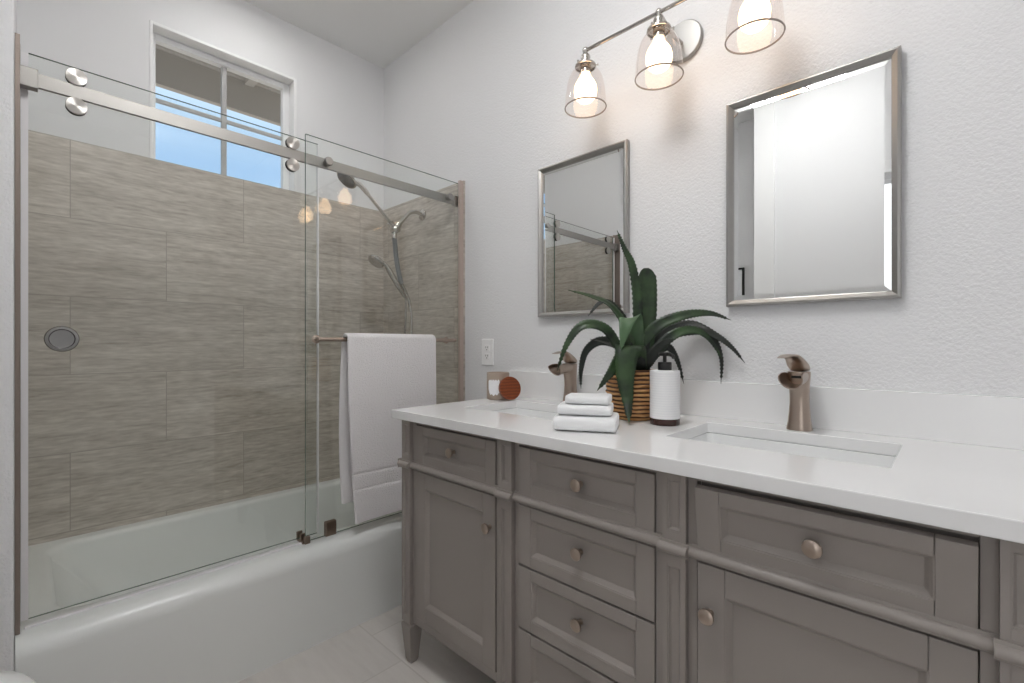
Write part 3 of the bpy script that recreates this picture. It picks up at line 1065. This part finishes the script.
# ================================================================== FAUCETS
def faucet(cx, cy, label, swing):
    f = empty('faucet', (cx, cy, 0.8803), label, 'faucet', None)
    z0 = 0.8803
    seg = 32

    def ell(c, rx, ry, tiltv=0.0, p=2.3):
        out = []
        for i in range(seg):
            a = 2 * PI * i / seg
            ca, sa = math.cos(a), math.sin(a)
            x = rx * math.copysign(abs(ca) ** (2 / p), ca)
            y = ry * math.copysign(abs(sa) ** (2 / p), sa)
            out.append((cx + x, cy + c[0] + y * math.cos(tiltv), z0 + c[1] + y * math.sin(tiltv)))
        return out
    # flared column: wide foot, narrow waist, widening shoulder
    b = MB()
    rings = []
    for z, rx, ry, oy in ((0.000, 0.0300, 0.0285, 0.0), (0.004, 0.0300, 0.0285, 0.0), (0.020, 0.0272, 0.0258, 0.001), (0.045, 0.0250, 0.0232, 0.002),
                          (0.070, 0.0230, 0.0218, 0.002), (0.095, 0.0228, 0.0225, 0.001), (0.118, 0.0240, 0.0250, -0.001), (0.137, 0.0258, 0.0275, -0.003),
                          (0.152, 0.0270, 0.0290, -0.004), (0.156, 0.0264, 0.0282, -0.004)):
        rings.append(ell((oy, z), rx, ry))
    b.loft(rings, True, True)
    body = b.build('body', M['nickel_warm'], f)
    # open trough spout: U-shaped shell running forward from the shoulder, its rim flaring up
    b = MB()
    n_s, n_a = 12, 18
    outer, inner = [], []
    for i in range(n_s + 1):
        t = i / n_s
        yy = -0.012 - 0.088 * t
        zc = 0.1445 + 0.003 * math.sin(PI * t) - 0.003 * t * t
        r = 0.0245 + 0.0035 * math.sin(t * PI / 2)
        depth = 0.026 + 0.003 * t
        ro, ri = [], []
        open_a = math.radians(lerp(14, 22, math.sin(PI * t * 0.5)) - 30 * max(0, t - 0.75))      # rim height each side
        for k in range(n_a + 1):
            a = PI - open_a + (PI + 2 * open_a) * k / n_a
            # front end scoops backwards at the bottom so the lip reads as a ring
            scoop = 0.020 * t * max(0.0, -math.sin(a))
            yo = yy + scoop
            ro.append((cx + r * math.cos(a), cy + yo, z0 + zc + depth * math.sin(a)))
            ri.append((cx + (r - 0.0030) * math.cos(a), cy + yo, z0 + zc + (depth - 0.0032) * math.sin(a)))
        outer.append(ro); inner.append(ri)
    rings = [o + list(reversed(i_)) for o, i_ in zip(outer, inner)]
    b.loft(rings, True, True)
    b.build('spout', M['nickel_warm'], f, bevel=0.0007)
    # dark outlet slot at the root of the trough
    b = MB(); b.box(cx - 0.012, cx + 0.012, cy - 0.0335, cy - 0.029, z0 + 0.139, z0 + 0.146)
    b.build('outlet_slot', M['black'], f, bevel=0.001)
    # lever: a faceted block rising from the shoulder and sweeping forward to a thin curled tip
    b = MB()
    prof = [((0.026, 0.162), (0.026, 0.1565), 0.0125), ((0.018, 0.173), (0.018, 0.1565), 0.0195), ((0.004, 0.184), (0.004, 0.1565), 0.0230),
            ((-0.010, 0.193), (-0.013, 0.1565), 0.0238), ((-0.022, 0.199), (-0.021, 0.164), 0.0232), ((-0.033, 0.2025), (-0.027, 0.178), 0.0218),
            ((-0.048, 0.2035), (-0.042, 0.193), 0.0195), ((-0.066, 0.202), (-0.064, 0.196), 0.0172), ((-0.084, 0.197), (-0.084, 0.1935), 0.0142), ((-0.096, 0.1945), (-0.096, 0.193), 0.0090)]
    ct, st = math.cos(swing), math.sin(swing)
    rr = []
    for (ty, tz), (by, bz), hw in prof:
        ring = []
        for i in range(seg):
            a = 2 * PI * i / seg
            ca, sa = math.cos(a), math.sin(a)
            x = hw * math.copysign(abs(ca) ** 0.75, ca)
            s_ = (math.copysign(abs(sa) ** 0.75, sa) + 1) / 2
            yq = lerp(by, ty, s_)
            ring.append((cx + x * ct + yq * st, cy - x * st + yq * ct, z0 + lerp(bz, tz, s_)))
        rr.append(ring)
    b.loft(rr, True, True)
    b.build('lever_handle', M['nickel_warm'], f)
    return f


faucet(-0.297, 1.438, 'brushed nickel waterfall faucet at the right sink, standing clear of the plant', math.radians(14))
faucet(-1.054, 1.436, 'brushed nickel waterfall faucet at the left sink, partly behind the plant leaves', math.radians(3))


# ================================================================== MIRRORS
def wall_mirror(x0, x1, z0, z1, label):
    yb, yf = YW - 0.001, 1.484
    o = empty('wall_mirror', ((x0 + x1) / 2, yb, z0), label, 'mirror', None)
    fw = 0.019
    b = MB()

    def ring(d, y):
        return [(x0 + d, y, z0 + d), (x1 - d, y, z0 + d), (x1 - d, y, z1 - d), (x0 + d, y, z1 - d)]
    prof = [(0.003, yb), (0.0, yb - 0.004), (0.0, yf + 0.004), (0.003, yf), (0.007, yf - 0.001), (0.012, yf + 0.003), (fw - 0.002, yf + 0.007), (fw, yf + 0.010), (fw, yf + 0.016), (fw, yb)]
    b.loft([ring(d, y) for d, y in prof], False, False, smooth=False)
    b.build('frame', M['nickel'], o)
    b = MB()
    g = fw + 0.0002
    prof = [(g, yf + 0.0135), (g + 0.014, yf + 0.0120)]
    v = b.loft([ring(d, y) for d, y in prof], False, True, smooth=False)
    b.build('mirror_glass', M['mirror'], o)
    return o


wall_mirror(-0.503, -0.0895, 1.224, 1.846, 'tall nickel-framed rectangular mirror above the right sink')
wall_mirror(-1.260, -0.842, 1.222, 1.843, 'nickel-framed rectangular mirror above the left sink, behind the plant')

# ================================================================== VANITY LIGHT
LY, LZ = 1.330, 2.117
LX = (-0.912, -0.645, -0.378)
vl = empty('vanity_light', (-0.645, YW, 2.109), 'three-bulb nickel vanity light with clear glass bell shades above the mirrors', 'wall light')
b = MB(); b.lathe([(0.066, -0.001), (0.066, -0.012), (0.062, -0.017), (0.0, -0.018)], (-0.645, YW, 2.109), 'Y', 48, cap1=False)
b.build('back_plate', M['nickel'], vl)
b = MB(); b.tube(crom([(-0.645, YW - 0.016, 2.100), (-0.645, 1.43, 2.096), (-0.645, 1.37, 2.106), (-0.645, LY, LZ)], 6), 0.0065, 14)
b.build('arm', M['polished'], vl)
b = MB(); b.tube([(LX[0] - 0.004, LY, LZ), (LX[2] + 0.004, LY, LZ)], 0.0058, 14)
b.build('crossbar', M['polished'], vl)
for lx in LX:
    b = MB()
    b.lathe([(0.0, 0.0105), (0.007, 0.009), (0.0105, 0.003), (0.0105, -0.002), (0.0075, -0.008), (0.0065, -0.012), (0.0120, -0.014), (0.0150, -0.018), (0.0165, -0.024), (0.0150, -0.030),
             (0.0155, -0.038), (0.0175, -0.043), (0.0300, -0.047), (0.0355, -0.051), (0.0365, -0.057), (0.0340, -0.0575), (0.0330, -0.053), (0.0175, -0.052), (0.0175, -0.078), (0.0, -0.078)],
            (lx, LY, LZ), 'Z', 28, cap0=False, cap1=False)
    lsock = b.build('lamp_socket', M['polished'], vl)
    for q in range(3):
        aq = 2 * PI * q / 3 + 0.5
        b = MB()
        dq = Vector((math.cos(aq), math.sin(aq), 0))
        cq = Vector((lx, LY, LZ - 0.0535))
        b.tube([cq + dq * 0.0355, cq + dq * 0.0400, cq + dq * 0.0402, cq + dq * 0.0440], [0.0018, 0.0018, 0.0036, 0.0036], 12)
        b.build('thumb_screw', M['nickel'], lsock)
    b = MB()
    prof = [(0.0315, -0.055), (0.0325, -0.063), (0.040, -0.069), (0.0495, -0.080), (0.0575, -0.096), (0.0630, -0.117), (0.0668, -0.142), (0.0693, -0.168), (0.0705, -0.195)]
    inner = [(r - 0.0022, z) for r, z in reversed(prof)]
    b.lathe(prof, (lx, LY, LZ), 'Z', 56, cap0=False, cap1=False, mi=0)
    b.lathe([(0.0705, -0.1945), (0.0716, -0.1965), (0.0705, -0.1990), (0.0684, -0.1990), (0.0676, -0.1965), (0.0684, -0.1945)], (lx, LY, LZ), 'Z', 56, cap0=False, cap1=False, mi=1)
    b.build('glass_shade', [M['shade'], M['shade_rim']], lsock)
    b = MB()
    prof = [(0.0150, -0.0785), (0.0165, -0.088), (0.0220, -0.0975), (0.0285, -0.1055), (0.0345, -0.116), (0.0382, -0.128), (0.0390, -0.139), (0.0375, -0.151), (0.0325, -0.163), (0.0240, -0.1725), (0.0125, -0.1775), (0.0, -0.179)]
    b.lathe(prof, (lx, LY, LZ), 'Z', 32, cap0=True, cap1=False)
    b.build('bulb', M['bulb'], lsock)

# ================================================================== OUTLET
ot = empty('wall_outlet', (-1.586, YW, 1.07), 'white duplex wall outlet between the shower and the left mirror', 'outlet')
b = MB(); b.box(-1.624, -1.546, YW - 0.0065, YW - 0.0002, 1.010, 1.134)
pl = b.build('cover_plate', M['plate'], ot, bevel=0.003)
for zz in (1.091, 1.052):
    b = MB(); b.box(-1.602, -1.568, YW - 0.0085, YW - 0.006, zz - 0.0145, zz + 0.0145)
    r_ = b.build('receptacle', M['plate'], pl, bevel=0.004)
for zz in (1.091, 1.052):
    for q in ((-1.593, -1.590, zz - 0.001, zz + 0.008), (-1.580, -1.577, zz - 0.001, zz + 0.008), (-1.5875, -1.5825, zz - 0.010, zz - 0.005)):
        b = MB(); b.box(q[0], q[1], YW - 0.0090, YW - 0.0083, q[2], q[3])
        b.build('slot', M['socket'], pl)

# ================================================================== SMALL THINGS ON THE COUNTER
ZCT = 0.8805
# soap dispenser
sx, sy = -0.598, 1.270
so = empty('soap_dispenser', (sx, sy, ZCT), 'white ribbed soap dispenser with black pump in front of the basket', 'soap dispenser')
b = MB(); b.lathe([(0.0400, 0.0), (0.0412, 0.002), (0.0412, 0.018), (0.0400, 0.019)], (sx, sy, ZCT), seg=48)
b.build('base', M['dark_base'], so)
b = MB()
prof = [(0.0400, 0.0175)]
nrib = 26
for i in range(nrib):
    z = 0.0185 + 0.132 * i / nrib
    prof += [(0.0412, z), (0.0415, z + 0.0018), (0.0412, z + 0.0040)]
prof += [(0.0415, 0.1515), (0.0400, 0.1545), (0.0, 0.1550)]
b.lathe(prof, (sx, sy, ZCT), seg=48, cap1=False)
b.build('bottle', M['sleeve'], so)
b = MB()
b.lathe([(0.0190, 0.1545), (0.0190, 0.176), (0.0180, 0.1775), (0.0052, 0.178), (0.0052, 0.196), (0.0, 0.196)], (sx, sy, ZCT), seg=28, cap1=False)
b.build('collar', M['black'], so)
b = MB()
b.lathe([(0.0165, 0.1955), (0.0175, 0.198), (0.0175, 0.2035), (0.0150, 0.206), (0.0, 0.206)], (sx, sy, ZCT), seg=28, cap1=False)
b.tube([(sx, sy, ZCT + 0.2005), (sx + 0.020, sy - 0.012, ZCT + 0.2005), (sx + 0.034, sy - 0.022, ZCT + 0.1965), (sx + 0.037, sy - 0.024, ZCT + 0.190)], [0.006, 0.0055, 0.005, 0.0045], 12)
b.build('pump_head', M['black'], so)

# candle jar and its wooden lid
cx_, cy_ = -1.376, 1.368
cj = empty('candle_jar', (cx_, cy_, ZCT), 'taupe candle jar with a torn white label at the left end of the counter', 'candle')
b = MB()
b.lathe([(0.0440, 0.0), (0.0465, 0.003), (0.0470, 0.010), (0.0470, 0.108), (0.0460, 0.1115), (0.0440, 0.1115), (0.0430, 0.108), (0.0430, 0.080), (0.0, 0.080)], (cx_, cy_, ZCT), seg=48, cap1=False)
b.build('jar', M['candle'], cj)
b = MB()
acen = math.radians(-66)
R = 0.0477
cols = []
for i in range(25):
    u = i / 24
    a = acen + (u - 0.5) * 1.15
    lo = 0.030 - 0.010 * math.sin(PI * u) + 0.003 * math.sin(u * 23) + (0.012 if u < 0.08 or u > 0.92 else 0)
    hi = 0.082 + 0.0025 * math.sin(u * 31) - (0.006 if u < 0.05 or u > 0.95 else 0)
    cols.append([b.bm.verts.new((cx_ + R * math.cos(a), cy_ + R * math.sin(a), ZCT + lerp(lo, hi, k / 3))) for k in range(4)])
for c0_, c1_ in zip(cols[:-1], cols[1:]):
    for k in range(3):
        b.bm.faces.new((c0_[k], c1_[k], c1_[k + 1], c0_[k + 1]))
b.build('label', M['paper'], cj, solid=0.0006)
nv = Vector((0.92, -0.33, 0.20)).normalized()
rl = Vector((0, 0, 1)).rotation_difference(nv).to_matrix()
rad = 0.0475
lidc = Vector((-1.306, 1.366, ZCT + rad * math.sqrt(1 - nv.z ** 2) + 0.0025))
b = MB(); b.lathe([(0.0, -0.0085), (0.0455, -0.0085), (rad, -0.0065), (rad, 0.0055), (0.0460, 0.0072), (0.0, 0.0076)], lidc, seg=56, rot=rl, cap0=False, cap1=False)
tag(b.build('jar_lid', M['wood_lid']), 'round reddish wooden lid leaning upright against the candle jar', 'lid')


# folded towels
def folded_towel(name, c, w_, d_, z0, h, rot, seed, label, layers=2):
    o = empty(name, (c[0], c[1], z0), label, 'towel', 'folded hand towels on the counter', rot)
    Rm = Matrix.Translation((c[0], c[1], 0)) @ Matrix.Rotation(rot, 4, 'Z')
    for k in range(layers):
        b = MB()
        n1, n2 = 26, 14
        hh = h / layers
        za = z0 + k * hh
        rings = []
        # cross-section in (y,z) with a rounded front fold, swept along x
        for i in range(n1 + 1):
            u = i / n1
            x = lerp(-w_ / 2, w_ / 2, u)
            e = min(u, 1 - u) * n1
            rn = 1.0 if e > 1 else 0.82 + 0.18 * e
            ring = []
            m_ = 28
            for q in range(m_):
                a = 2 * PI * q / m_
                ca, sa = math.cos(a), math.sin(a)
                yy = (d_ / 2 - 0.002 * k) * math.copysign(abs(ca) ** 0.30, ca)
                zz = hh / 2 * math.copysign(abs(sa) ** 0.75, sa) * rn
                nz = noise.noise(Vector((x * 22 + seed, yy * 18, a * 0.5 + k * 5)))
                nz2 = noise.noise(Vector((x * 9, yy * 9 + seed, k * 3)))
                zt = za + hh / 2 + zz + (0.0020 * nz if sa > 0 or k > 0 else 0.0) + (0.0015 * nz2 if k > 0 else 0)
                ring.append(Rm @ Vector((x * (1 - 0.010 * k) + 0.001 * nz, yy + 0.0022 * nz2 + (0.003 * k), max(zt, z0 + 0.0003))))
            rings.append(ring)
        b.loft(rings, True, True)
        b.build('fold', M['towel_white'], o, subsurf=1)
    return o


TR = math.atan2(0.066, 0.129)
tcx, tcy = -0.724, 1.063
nrm = Vector((-math.sin(TR), math.cos(TR)))
folded_towel('hand_towel', (tcx, tcy), 0.168, 0.150, ZCT, 0.039, TR, 1.0, 'folded white hand towel at the bottom of the small stack', 1)
folded_towel('hand_towel', (tcx - 0.004 + nrm.x * 0.004, tcy + nrm.y * 0.004), 0.146, 0.122, ZCT + 0.0395, 0.027, TR + 0.02, 4.0, 'folded white hand towel in the middle of the small stack', 1)
folded_towel('hand_towel', (tcx + 0.004 + nrm.x * 0.016, tcy + nrm.y * 0.016), 0.120, 0.100, ZCT + 0.0668, 0.024, TR - 0.03, 8.0, 'folded white washcloth on top of the small towel stack', 1)

# ================================================================== AGAVE IN BASKET
PX, PY = -0.716, 1.305
pot = empty('potted_agave', (PX, PY, ZCT), 'dark green spiky agave plant in a round woven basket on the counter', 'potted plant')
b = MB()
prof = []
nb = 12
HP = 0.150
Rb = [0.056, 0.064, 0.070, 0.0745, 0.0775, 0.079, 0.0795, 0.079, 0.0775, 0.0755, 0.073, 0.070]
seg = 96
rings = []
for i in range(nb):
    for k in range(6):
        a = PI * k / 6
        z = (i + k / 6) * HP / nb
        ring = []
        for j in range(seg):
            th = 2 * PI * j / seg
            wv = 0.0016 * math.sin(th * 12 + (PI if i % 2 else 0))
            zz = z + 0.0022 * math.sin(th * 5 + i * 1.3) * min(1, z / 0.02)
            r = Rb[i] + 0.0052 * math.sin(a) + wv
            ring.append((PX + r * math.cos(th), PY + r * math.sin(th), ZCT + max(0.0, zz)))
        rings.append(ring)
for r, z in ((0.070, HP + 0.001), (0.064, HP + 0.001), (0.062, HP - 0.012), (0.060, HP - 0.020)):
    rings.append([(PX + r * math.cos(2 * PI * j / seg), PY + r * math.sin(2 * PI * j / seg), ZCT + z) for j in range(seg)])
b.loft(rings, True, True)


def basket_mat():
    m = bpy.data.materials.new('woven_rattan')
    m.use_nodes = True
    n = m.node_tree.nodes
    l = m.node_tree.links
    p = n['Principled BSDF']
    t = n.new('ShaderNodeTexCoord')
    sx = n.new('ShaderNodeSeparateXYZ')
    l.new(t.outputs['Object'], sx.inputs[0])
    ns = n.new('ShaderNodeTexNoise'); ns.inputs['Scale'].default_value = 26; ns.inputs['Detail'].default_value = 3
    l.new(t.outputs['Object'], ns.inputs['Vector'])
    # strand phase from height
    m1 = n.new('ShaderNodeMath'); m1.operation = 'SUBTRACT'; m1.inputs[1].default_value = ZCT
    l.new(sx.outputs['Z'], m1.inputs[0])
    m2 = n.new('ShaderNodeMath'); m2.operation = 'MULTIPLY'; m2.inputs[1].default_value = nb / HP * PI
    l.new(m1.outputs[0], m2.inputs[0])
    m2b = n.new('ShaderNodeMath'); m2b.operation = 'MULTIPLY_ADD'; m2b.inputs[1].default_value = 0.9
    l.new(ns.outputs[0], m2b.inputs[0]); l.new(m2.outputs[0], m2b.inputs[2])
    m3 = n.new('ShaderNodeMath'); m3.operation = 'SINE'
    l.new(m2b.outputs[0], m3.inputs[0])
    m4 = n.new('ShaderNodeMath'); m4.operation = 'ABSOLUTE'
    l.new(m3.outputs[0], m4.inputs[0])
    rp = n.new('ShaderNodeValToRGB')
    rp.color_ramp.elements[0].position = 0.30
    rp.color_ramp.elements[0].color = srgb(52, 30, 16)
    rp.color_ramp.elements[1].position = 0.75
    rp.color_ramp.elements[1].color = srgb(196, 150, 98)
    e = rp.color_ramp.elements.new(0.52)
    e.color = srgb(134, 88, 48)
    l.new(m4.outputs[0], rp.inputs[0])
    l.new(rp.outputs[0], p.inputs['Base Color'])
    p.inputs['Roughness'].default_value = 0.6
    return m


b.build('basket', basket_mat(), pot)
b = MB(); b.lathe([(0.061, HP - 0.016), (0.05, HP - 0.012), (0.0, HP - 0.008)], (PX, PY, ZCT), seg=32, cap1=False)
b.build('moss', M['leaf_dark'], pot)


def ray(px, py):
    return FWD + RGT * ((px - 512) / FPX) + Vector((0, 0, (344 - py) / FPX))


def at(px, py, dd):
    """a point near the plant, dd metres beyond (+) or before (-) the stem's depth"""
    d = 1.440 + dd
    r_ = ray(px, py)
    d = min(d, 1.472 / r_.y)
    if py > 344:
        d = min(d, (HCAM - 0.889) / -r_.z)
    return Vector((0, 0, HCAM)) + r_ * d


def leaf(pts, w, m, roll=0.0, tip=1.0, base=0.55, teeth=True, fold=0.25, hint=None, blunt=False, sidev=None):
    """pts in world space; w maximum width; roll turns the blade about its length"""
    path = crom(pts, 14)
    n = len(path)
    b = MB()
    rows = []
    for i, p in enumerate(path):
        t = i / (n - 1)
        tan = (path[min(i + 1, n - 1)] - path[max(i - 1, 0)]).normalized()
        h = hint if hint is not None else (Vector((0, 0, 1)) * 0.75 - FWD * 0.65)
        side = tan.cross(h)
        if side.length < 1e-4:
            side = tan.orthogonal()
        side.normalize()
        if sidev is not None:
            side = (sidev - tan * sidev.dot(tan)).normalized()
        side = Matrix.Rotation(roll, 3, tan) @ side
        nrm_ = side.cross(tan).normalized()
        if blunt:
            prof_ = min(1.0, base + 1.5 * t) * (1.0 if t < 0.86 else max(0.25, math.sqrt(max(0.0, 1 - ((t - 0.86) / 0.145) ** 2))))
        else:
            prof_ = (base + (1 - base) * min(1, t / 0.3)) * (1 - max(0, (t - 0.3) / 0.7) ** 1.6) + 0.02
        hw = w / 2 * prof_
        tooth = (0.0032 if (i % 2 == 0 and teeth and 0.12 < t < 0.95) else 0.0)
        row = []
        for k, (u, hgt) in enumerate(((-1, fold), (-0.55, fold * 0.38), (0, 0.0), (0.55, fold * 0.38), (1, fold))):
            ww = hw + (tooth if abs(u) == 1 else 0)
            row.append(b.bm.verts.new(p + side * ww * u + nrm_ * hw * hgt))
        rows.append(row)
    for a, c in zip(rows[:-1], rows[1:]):
        for k in range(4):
            f = b.bm.faces.new((a[k], a[k + 1], c[k + 1], c[k]))
            f.smooth = True
    return b.build('leaf', m, pot, solid=0.0016)


G, D, L = M['leaf'], M['leaf_dark'], M['leaf_light']
cb = (634, 372, 0.0)


def lp(*q):
    return [at(*x) for x in q]


camh = -FWD
# tall upright blades
leaf(lp((634, 372, .005), (637, 335, .0), (637, 298, -.01), (632, 266, -.02), (624, 248, -.02), (617, 230, -.02)), 0.027, G, hint=camh, base=0.6)
leaf(lp((640, 372, .02), (645, 335, .035), (647, 300, .04), (646, 268, .035)), 0.057, G, hint=camh, blunt=True, base=0.7)
# arching to the left
leaf(lp((632, 368, -.01), (628, 335, -.03), (612, 308, -.05), (592, 297, -.06), (568, 290, -.06)), 0.033, G, roll=0.1)
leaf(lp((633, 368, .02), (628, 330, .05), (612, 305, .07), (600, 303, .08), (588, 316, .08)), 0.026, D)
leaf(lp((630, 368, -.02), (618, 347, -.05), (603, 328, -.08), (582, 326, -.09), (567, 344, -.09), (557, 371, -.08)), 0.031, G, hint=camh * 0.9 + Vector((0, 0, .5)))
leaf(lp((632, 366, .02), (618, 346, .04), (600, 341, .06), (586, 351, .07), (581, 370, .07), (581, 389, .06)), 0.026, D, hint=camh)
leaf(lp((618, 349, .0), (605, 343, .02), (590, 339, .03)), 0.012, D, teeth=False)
# towards the camera
leaf(lp((637, 352, -.01), (635, 332, -.03), (632, 319, -.055), (627, 321, -.085), (624, 334, -.10), (621, 350, -.10)), 0.056, L, hint=camh, base=0.8, sidev=RGT + Vector((0, 0, .12)), fold=-0.15)
leaf(lp((637, 370, -.03), (634, 353, -.05), (630, 345, -.085), (627, 356, -.105), (626, 380, -.108), (628, 402, -.102), (629, 424, -.092)), 0.072, G, hint=camh, base=0.8, sidev=RGT)
leaf(lp((630, 368, -.03), (622, 356, -.06), (611, 372, -.085), (597, 391, -.085)), 0.034, G, hint=camh)
# arching to the right
leaf(lp((640, 366, .01), (646, 340, .0), (661, 324, -.01), (686, 315, -.02), (710, 313.5, -.02), (731, 320, -.02)), 0.034, G, hint=Vector((0, 0, .4)) + camh)
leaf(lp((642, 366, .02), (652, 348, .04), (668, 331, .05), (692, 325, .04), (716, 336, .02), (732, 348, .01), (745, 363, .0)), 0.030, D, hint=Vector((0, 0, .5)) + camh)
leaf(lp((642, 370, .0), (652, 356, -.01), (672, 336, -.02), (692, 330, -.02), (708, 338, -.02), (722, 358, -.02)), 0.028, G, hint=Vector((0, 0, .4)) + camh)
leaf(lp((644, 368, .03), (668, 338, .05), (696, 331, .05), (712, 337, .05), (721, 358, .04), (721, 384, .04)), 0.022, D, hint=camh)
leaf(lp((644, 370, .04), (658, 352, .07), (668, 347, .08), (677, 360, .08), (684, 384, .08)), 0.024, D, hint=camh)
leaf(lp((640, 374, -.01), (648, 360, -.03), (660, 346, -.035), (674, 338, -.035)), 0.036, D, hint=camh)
# short dark heart leaves
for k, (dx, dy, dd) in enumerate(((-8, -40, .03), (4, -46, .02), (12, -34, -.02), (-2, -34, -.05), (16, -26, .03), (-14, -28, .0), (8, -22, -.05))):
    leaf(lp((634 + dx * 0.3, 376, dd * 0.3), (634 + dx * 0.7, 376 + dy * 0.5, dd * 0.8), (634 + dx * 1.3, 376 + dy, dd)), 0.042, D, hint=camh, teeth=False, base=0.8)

# ================================================================== TOILET (only the edge of its lid reaches into view)
to = empty('toilet', (-1.318, -0.45, 0.0), 'white toilet beside the tub, only the edge of its closed lid showing', 'toilet')


def oval(cx, yf, yb, hw, z, n=36, p=2.25):
    out = []
    cy = (yf + yb) / 2
    hy = (yf - yb) / 2
    for i in range(n):
        a = 2 * PI * i / n
        ca, sa = math.cos(a), math.sin(a)
        out.append((cx + hw * math.copysign(abs(ca) ** (2 / p), ca), cy + hy * math.copysign(abs(sa) ** (2 / p), sa), z))
    return out


tc = -1.318
TF = 0.020
b = MB()
b.loft([oval(tc, TF - 0.16, -0.60, 0.105, 0.0), oval(tc, TF - 0.16, -0.60, 0.105, 0.06), oval(tc, TF - 0.15, -0.56, 0.105, 0.16), oval(tc, TF - 0.05, -0.54, 0.150, 0.29),
        oval(tc, TF - 0.008, -0.50, 0.178, 0.37), oval(tc, TF - 0.005, -0.50, 0.180, 0.395), oval(tc, TF - 0.03, -0.47, 0.155, 0.396), oval(tc, TF - 0.08, -0.42, 0.11, 0.30)])
b.build('bowl', M['china'], to)
b = MB(); b.loft([oval(tc, TF, -0.45, 0.184, 0.397), oval(tc, TF + 0.002, -0.45, 0.186, 0.405), oval(tc, TF, -0.45, 0.184, 0.414)])
b.build('seat', M['china'], to)
b = MB(); b.loft([oval(tc, TF - 0.002, -0.47, 0.183, 0.4125), oval(tc, TF + 0.001, -0.47, 0.186, 0.424), oval(tc, TF - 0.006, -0.47, 0.181, 0.432), oval(tc, TF - 0.03, -0.46, 0.160, 0.437)])
b.build('lid', M['china'], to)
b = MB()
b.loft([rrect(tc - 0.19, tc + 0.19, -0.735, -0.555, 0.03, 0.38), rrect(tc - 0.215, tc + 0.215, -0.735, -0.545, 0.03, 0.73)])
b.build('tank', M['china'], to, bevel=0.006)
b = MB()
b.loft([rrect(tc - 0.222, tc + 0.222, -0.735, -0.535, 0.03, 0.731), rrect(tc - 0.222, tc + 0.222, -0.735, -0.535, 0.03, 0.757), rrect(tc - 0.21, tc + 0.21, -0.73, -0.545, 0.03, 0.767)])
b.build('tank_lid', M['china'], to)
b = MB(); b.tube([(tc - 0.15, -0.545, 0.68), (tc - 0.15, -0.520, 0.68), (tc - 0.09, -0.515, 0.675)], 0.007, 12)
b.build('flush_lever', M['chrome'], to)

# picture above the toilet (seen in the right mirror)
pic = empty('framed_picture', (-1.235, YA, 1.55), 'small black-framed picture on the wall over the toilet, reflected in the right mirror', 'picture')
pcx, pw2, pz0, pz1 = -1.235, 0.105, 1.40, 1.685
b = MB()
fwp = 0.014
b.box(pcx - pw2, pcx + pw2, YA + 0.001, YA + 0.020, pz0, pz0 + fwp)
b.box(pcx - pw2, pcx + pw2, YA + 0.001, YA + 0.020, pz1 - fwp, pz1)
b.box(pcx - pw2, pcx - pw2 + fwp, YA + 0.001, YA + 0.020, pz0 + fwp, pz1 - fwp)
b.box(pcx + pw2 - fwp, pcx + pw2, YA + 0.001, YA + 0.020, pz0 + fwp, pz1 - fwp)
b.build('frame', M['blackframe'], pic, bevel=0.001)
b = MB(); b.box(pcx - pw2 + fwp, pcx + pw2 - fwp, YA + 0.001, YA + 0.009, pz0 + fwp, pz1 - fwp)
b.build('mat_board', M['paper'], pic)
b = MB(); b.box(pcx - 0.050, pcx + 0.050, YA + 0.0092, YA + 0.0105, pz0 + 0.06, pz1 - 0.05)
b.build('print', M['print'], pic)

# ================================================================== ADDED FILL LIGHTS (unseen ceiling fixtures that brighten the room)
for (lx, ly, rad_) in ((-0.58, 0.47, 0.22),):
    lab = 'round white drum fill light added on the ceiling, out of view'
    cl = empty('fill_drum_light', (lx, ly, ZC), lab, 'ceiling light')
    b = MB(); b.lathe([(0.07, -0.0005), (0.07, -0.02), (0.012, -0.024), (0.012, -0.05)], (lx, ly, ZC), seg=32)
    b.build('canopy', M['trim'], cl)
    b = MB(); b.lathe([(0.0, -0.048), (rad_ - 0.006, -0.050), (rad_, -0.056), (rad_, -0.125), (rad_ - 0.008, -0.135), (0.0, -0.138)], (lx, ly, ZC), seg=56, cap0=False, cap1=False)
    b.build('diffuser', M['fill_diffuser'], cl)
    b = MB(); b.lathe([(rad_ + 0.0005, -0.120), (rad_ + 0.003, -0.120), (rad_ + 0.003, -0.128), (rad_ + 0.0005, -0.128), (rad_ + 0.0005, -0.120)], (lx, ly, ZC), seg=56, cap0=False, cap1=False)
    b.build('band', M['nickel'], cl)

# recessed fill light added over the tub to brighten it, out of view
sl = empty('fill_recessed_light', (-2.08, 0.72, ZC), 'small round recessed fill light added over the bathtub, out of view', 'ceiling light')
b = MB(); b.lathe([(0.085, -0.0005), (0.085, -0.005), (0.068, -0.007), (0.066, -0.0005)], (-2.08, 0.72, ZC), seg=40, cap0=False, cap1=False)
b.build('rim', M['trim'], sl)
b = MB(); b.lathe([(0.066, -0.0015), (0.0, -0.003)], (-2.08, 0.72, ZC), seg=40, cap1=False)
b.build('lens', M['fill_lens'], sl)
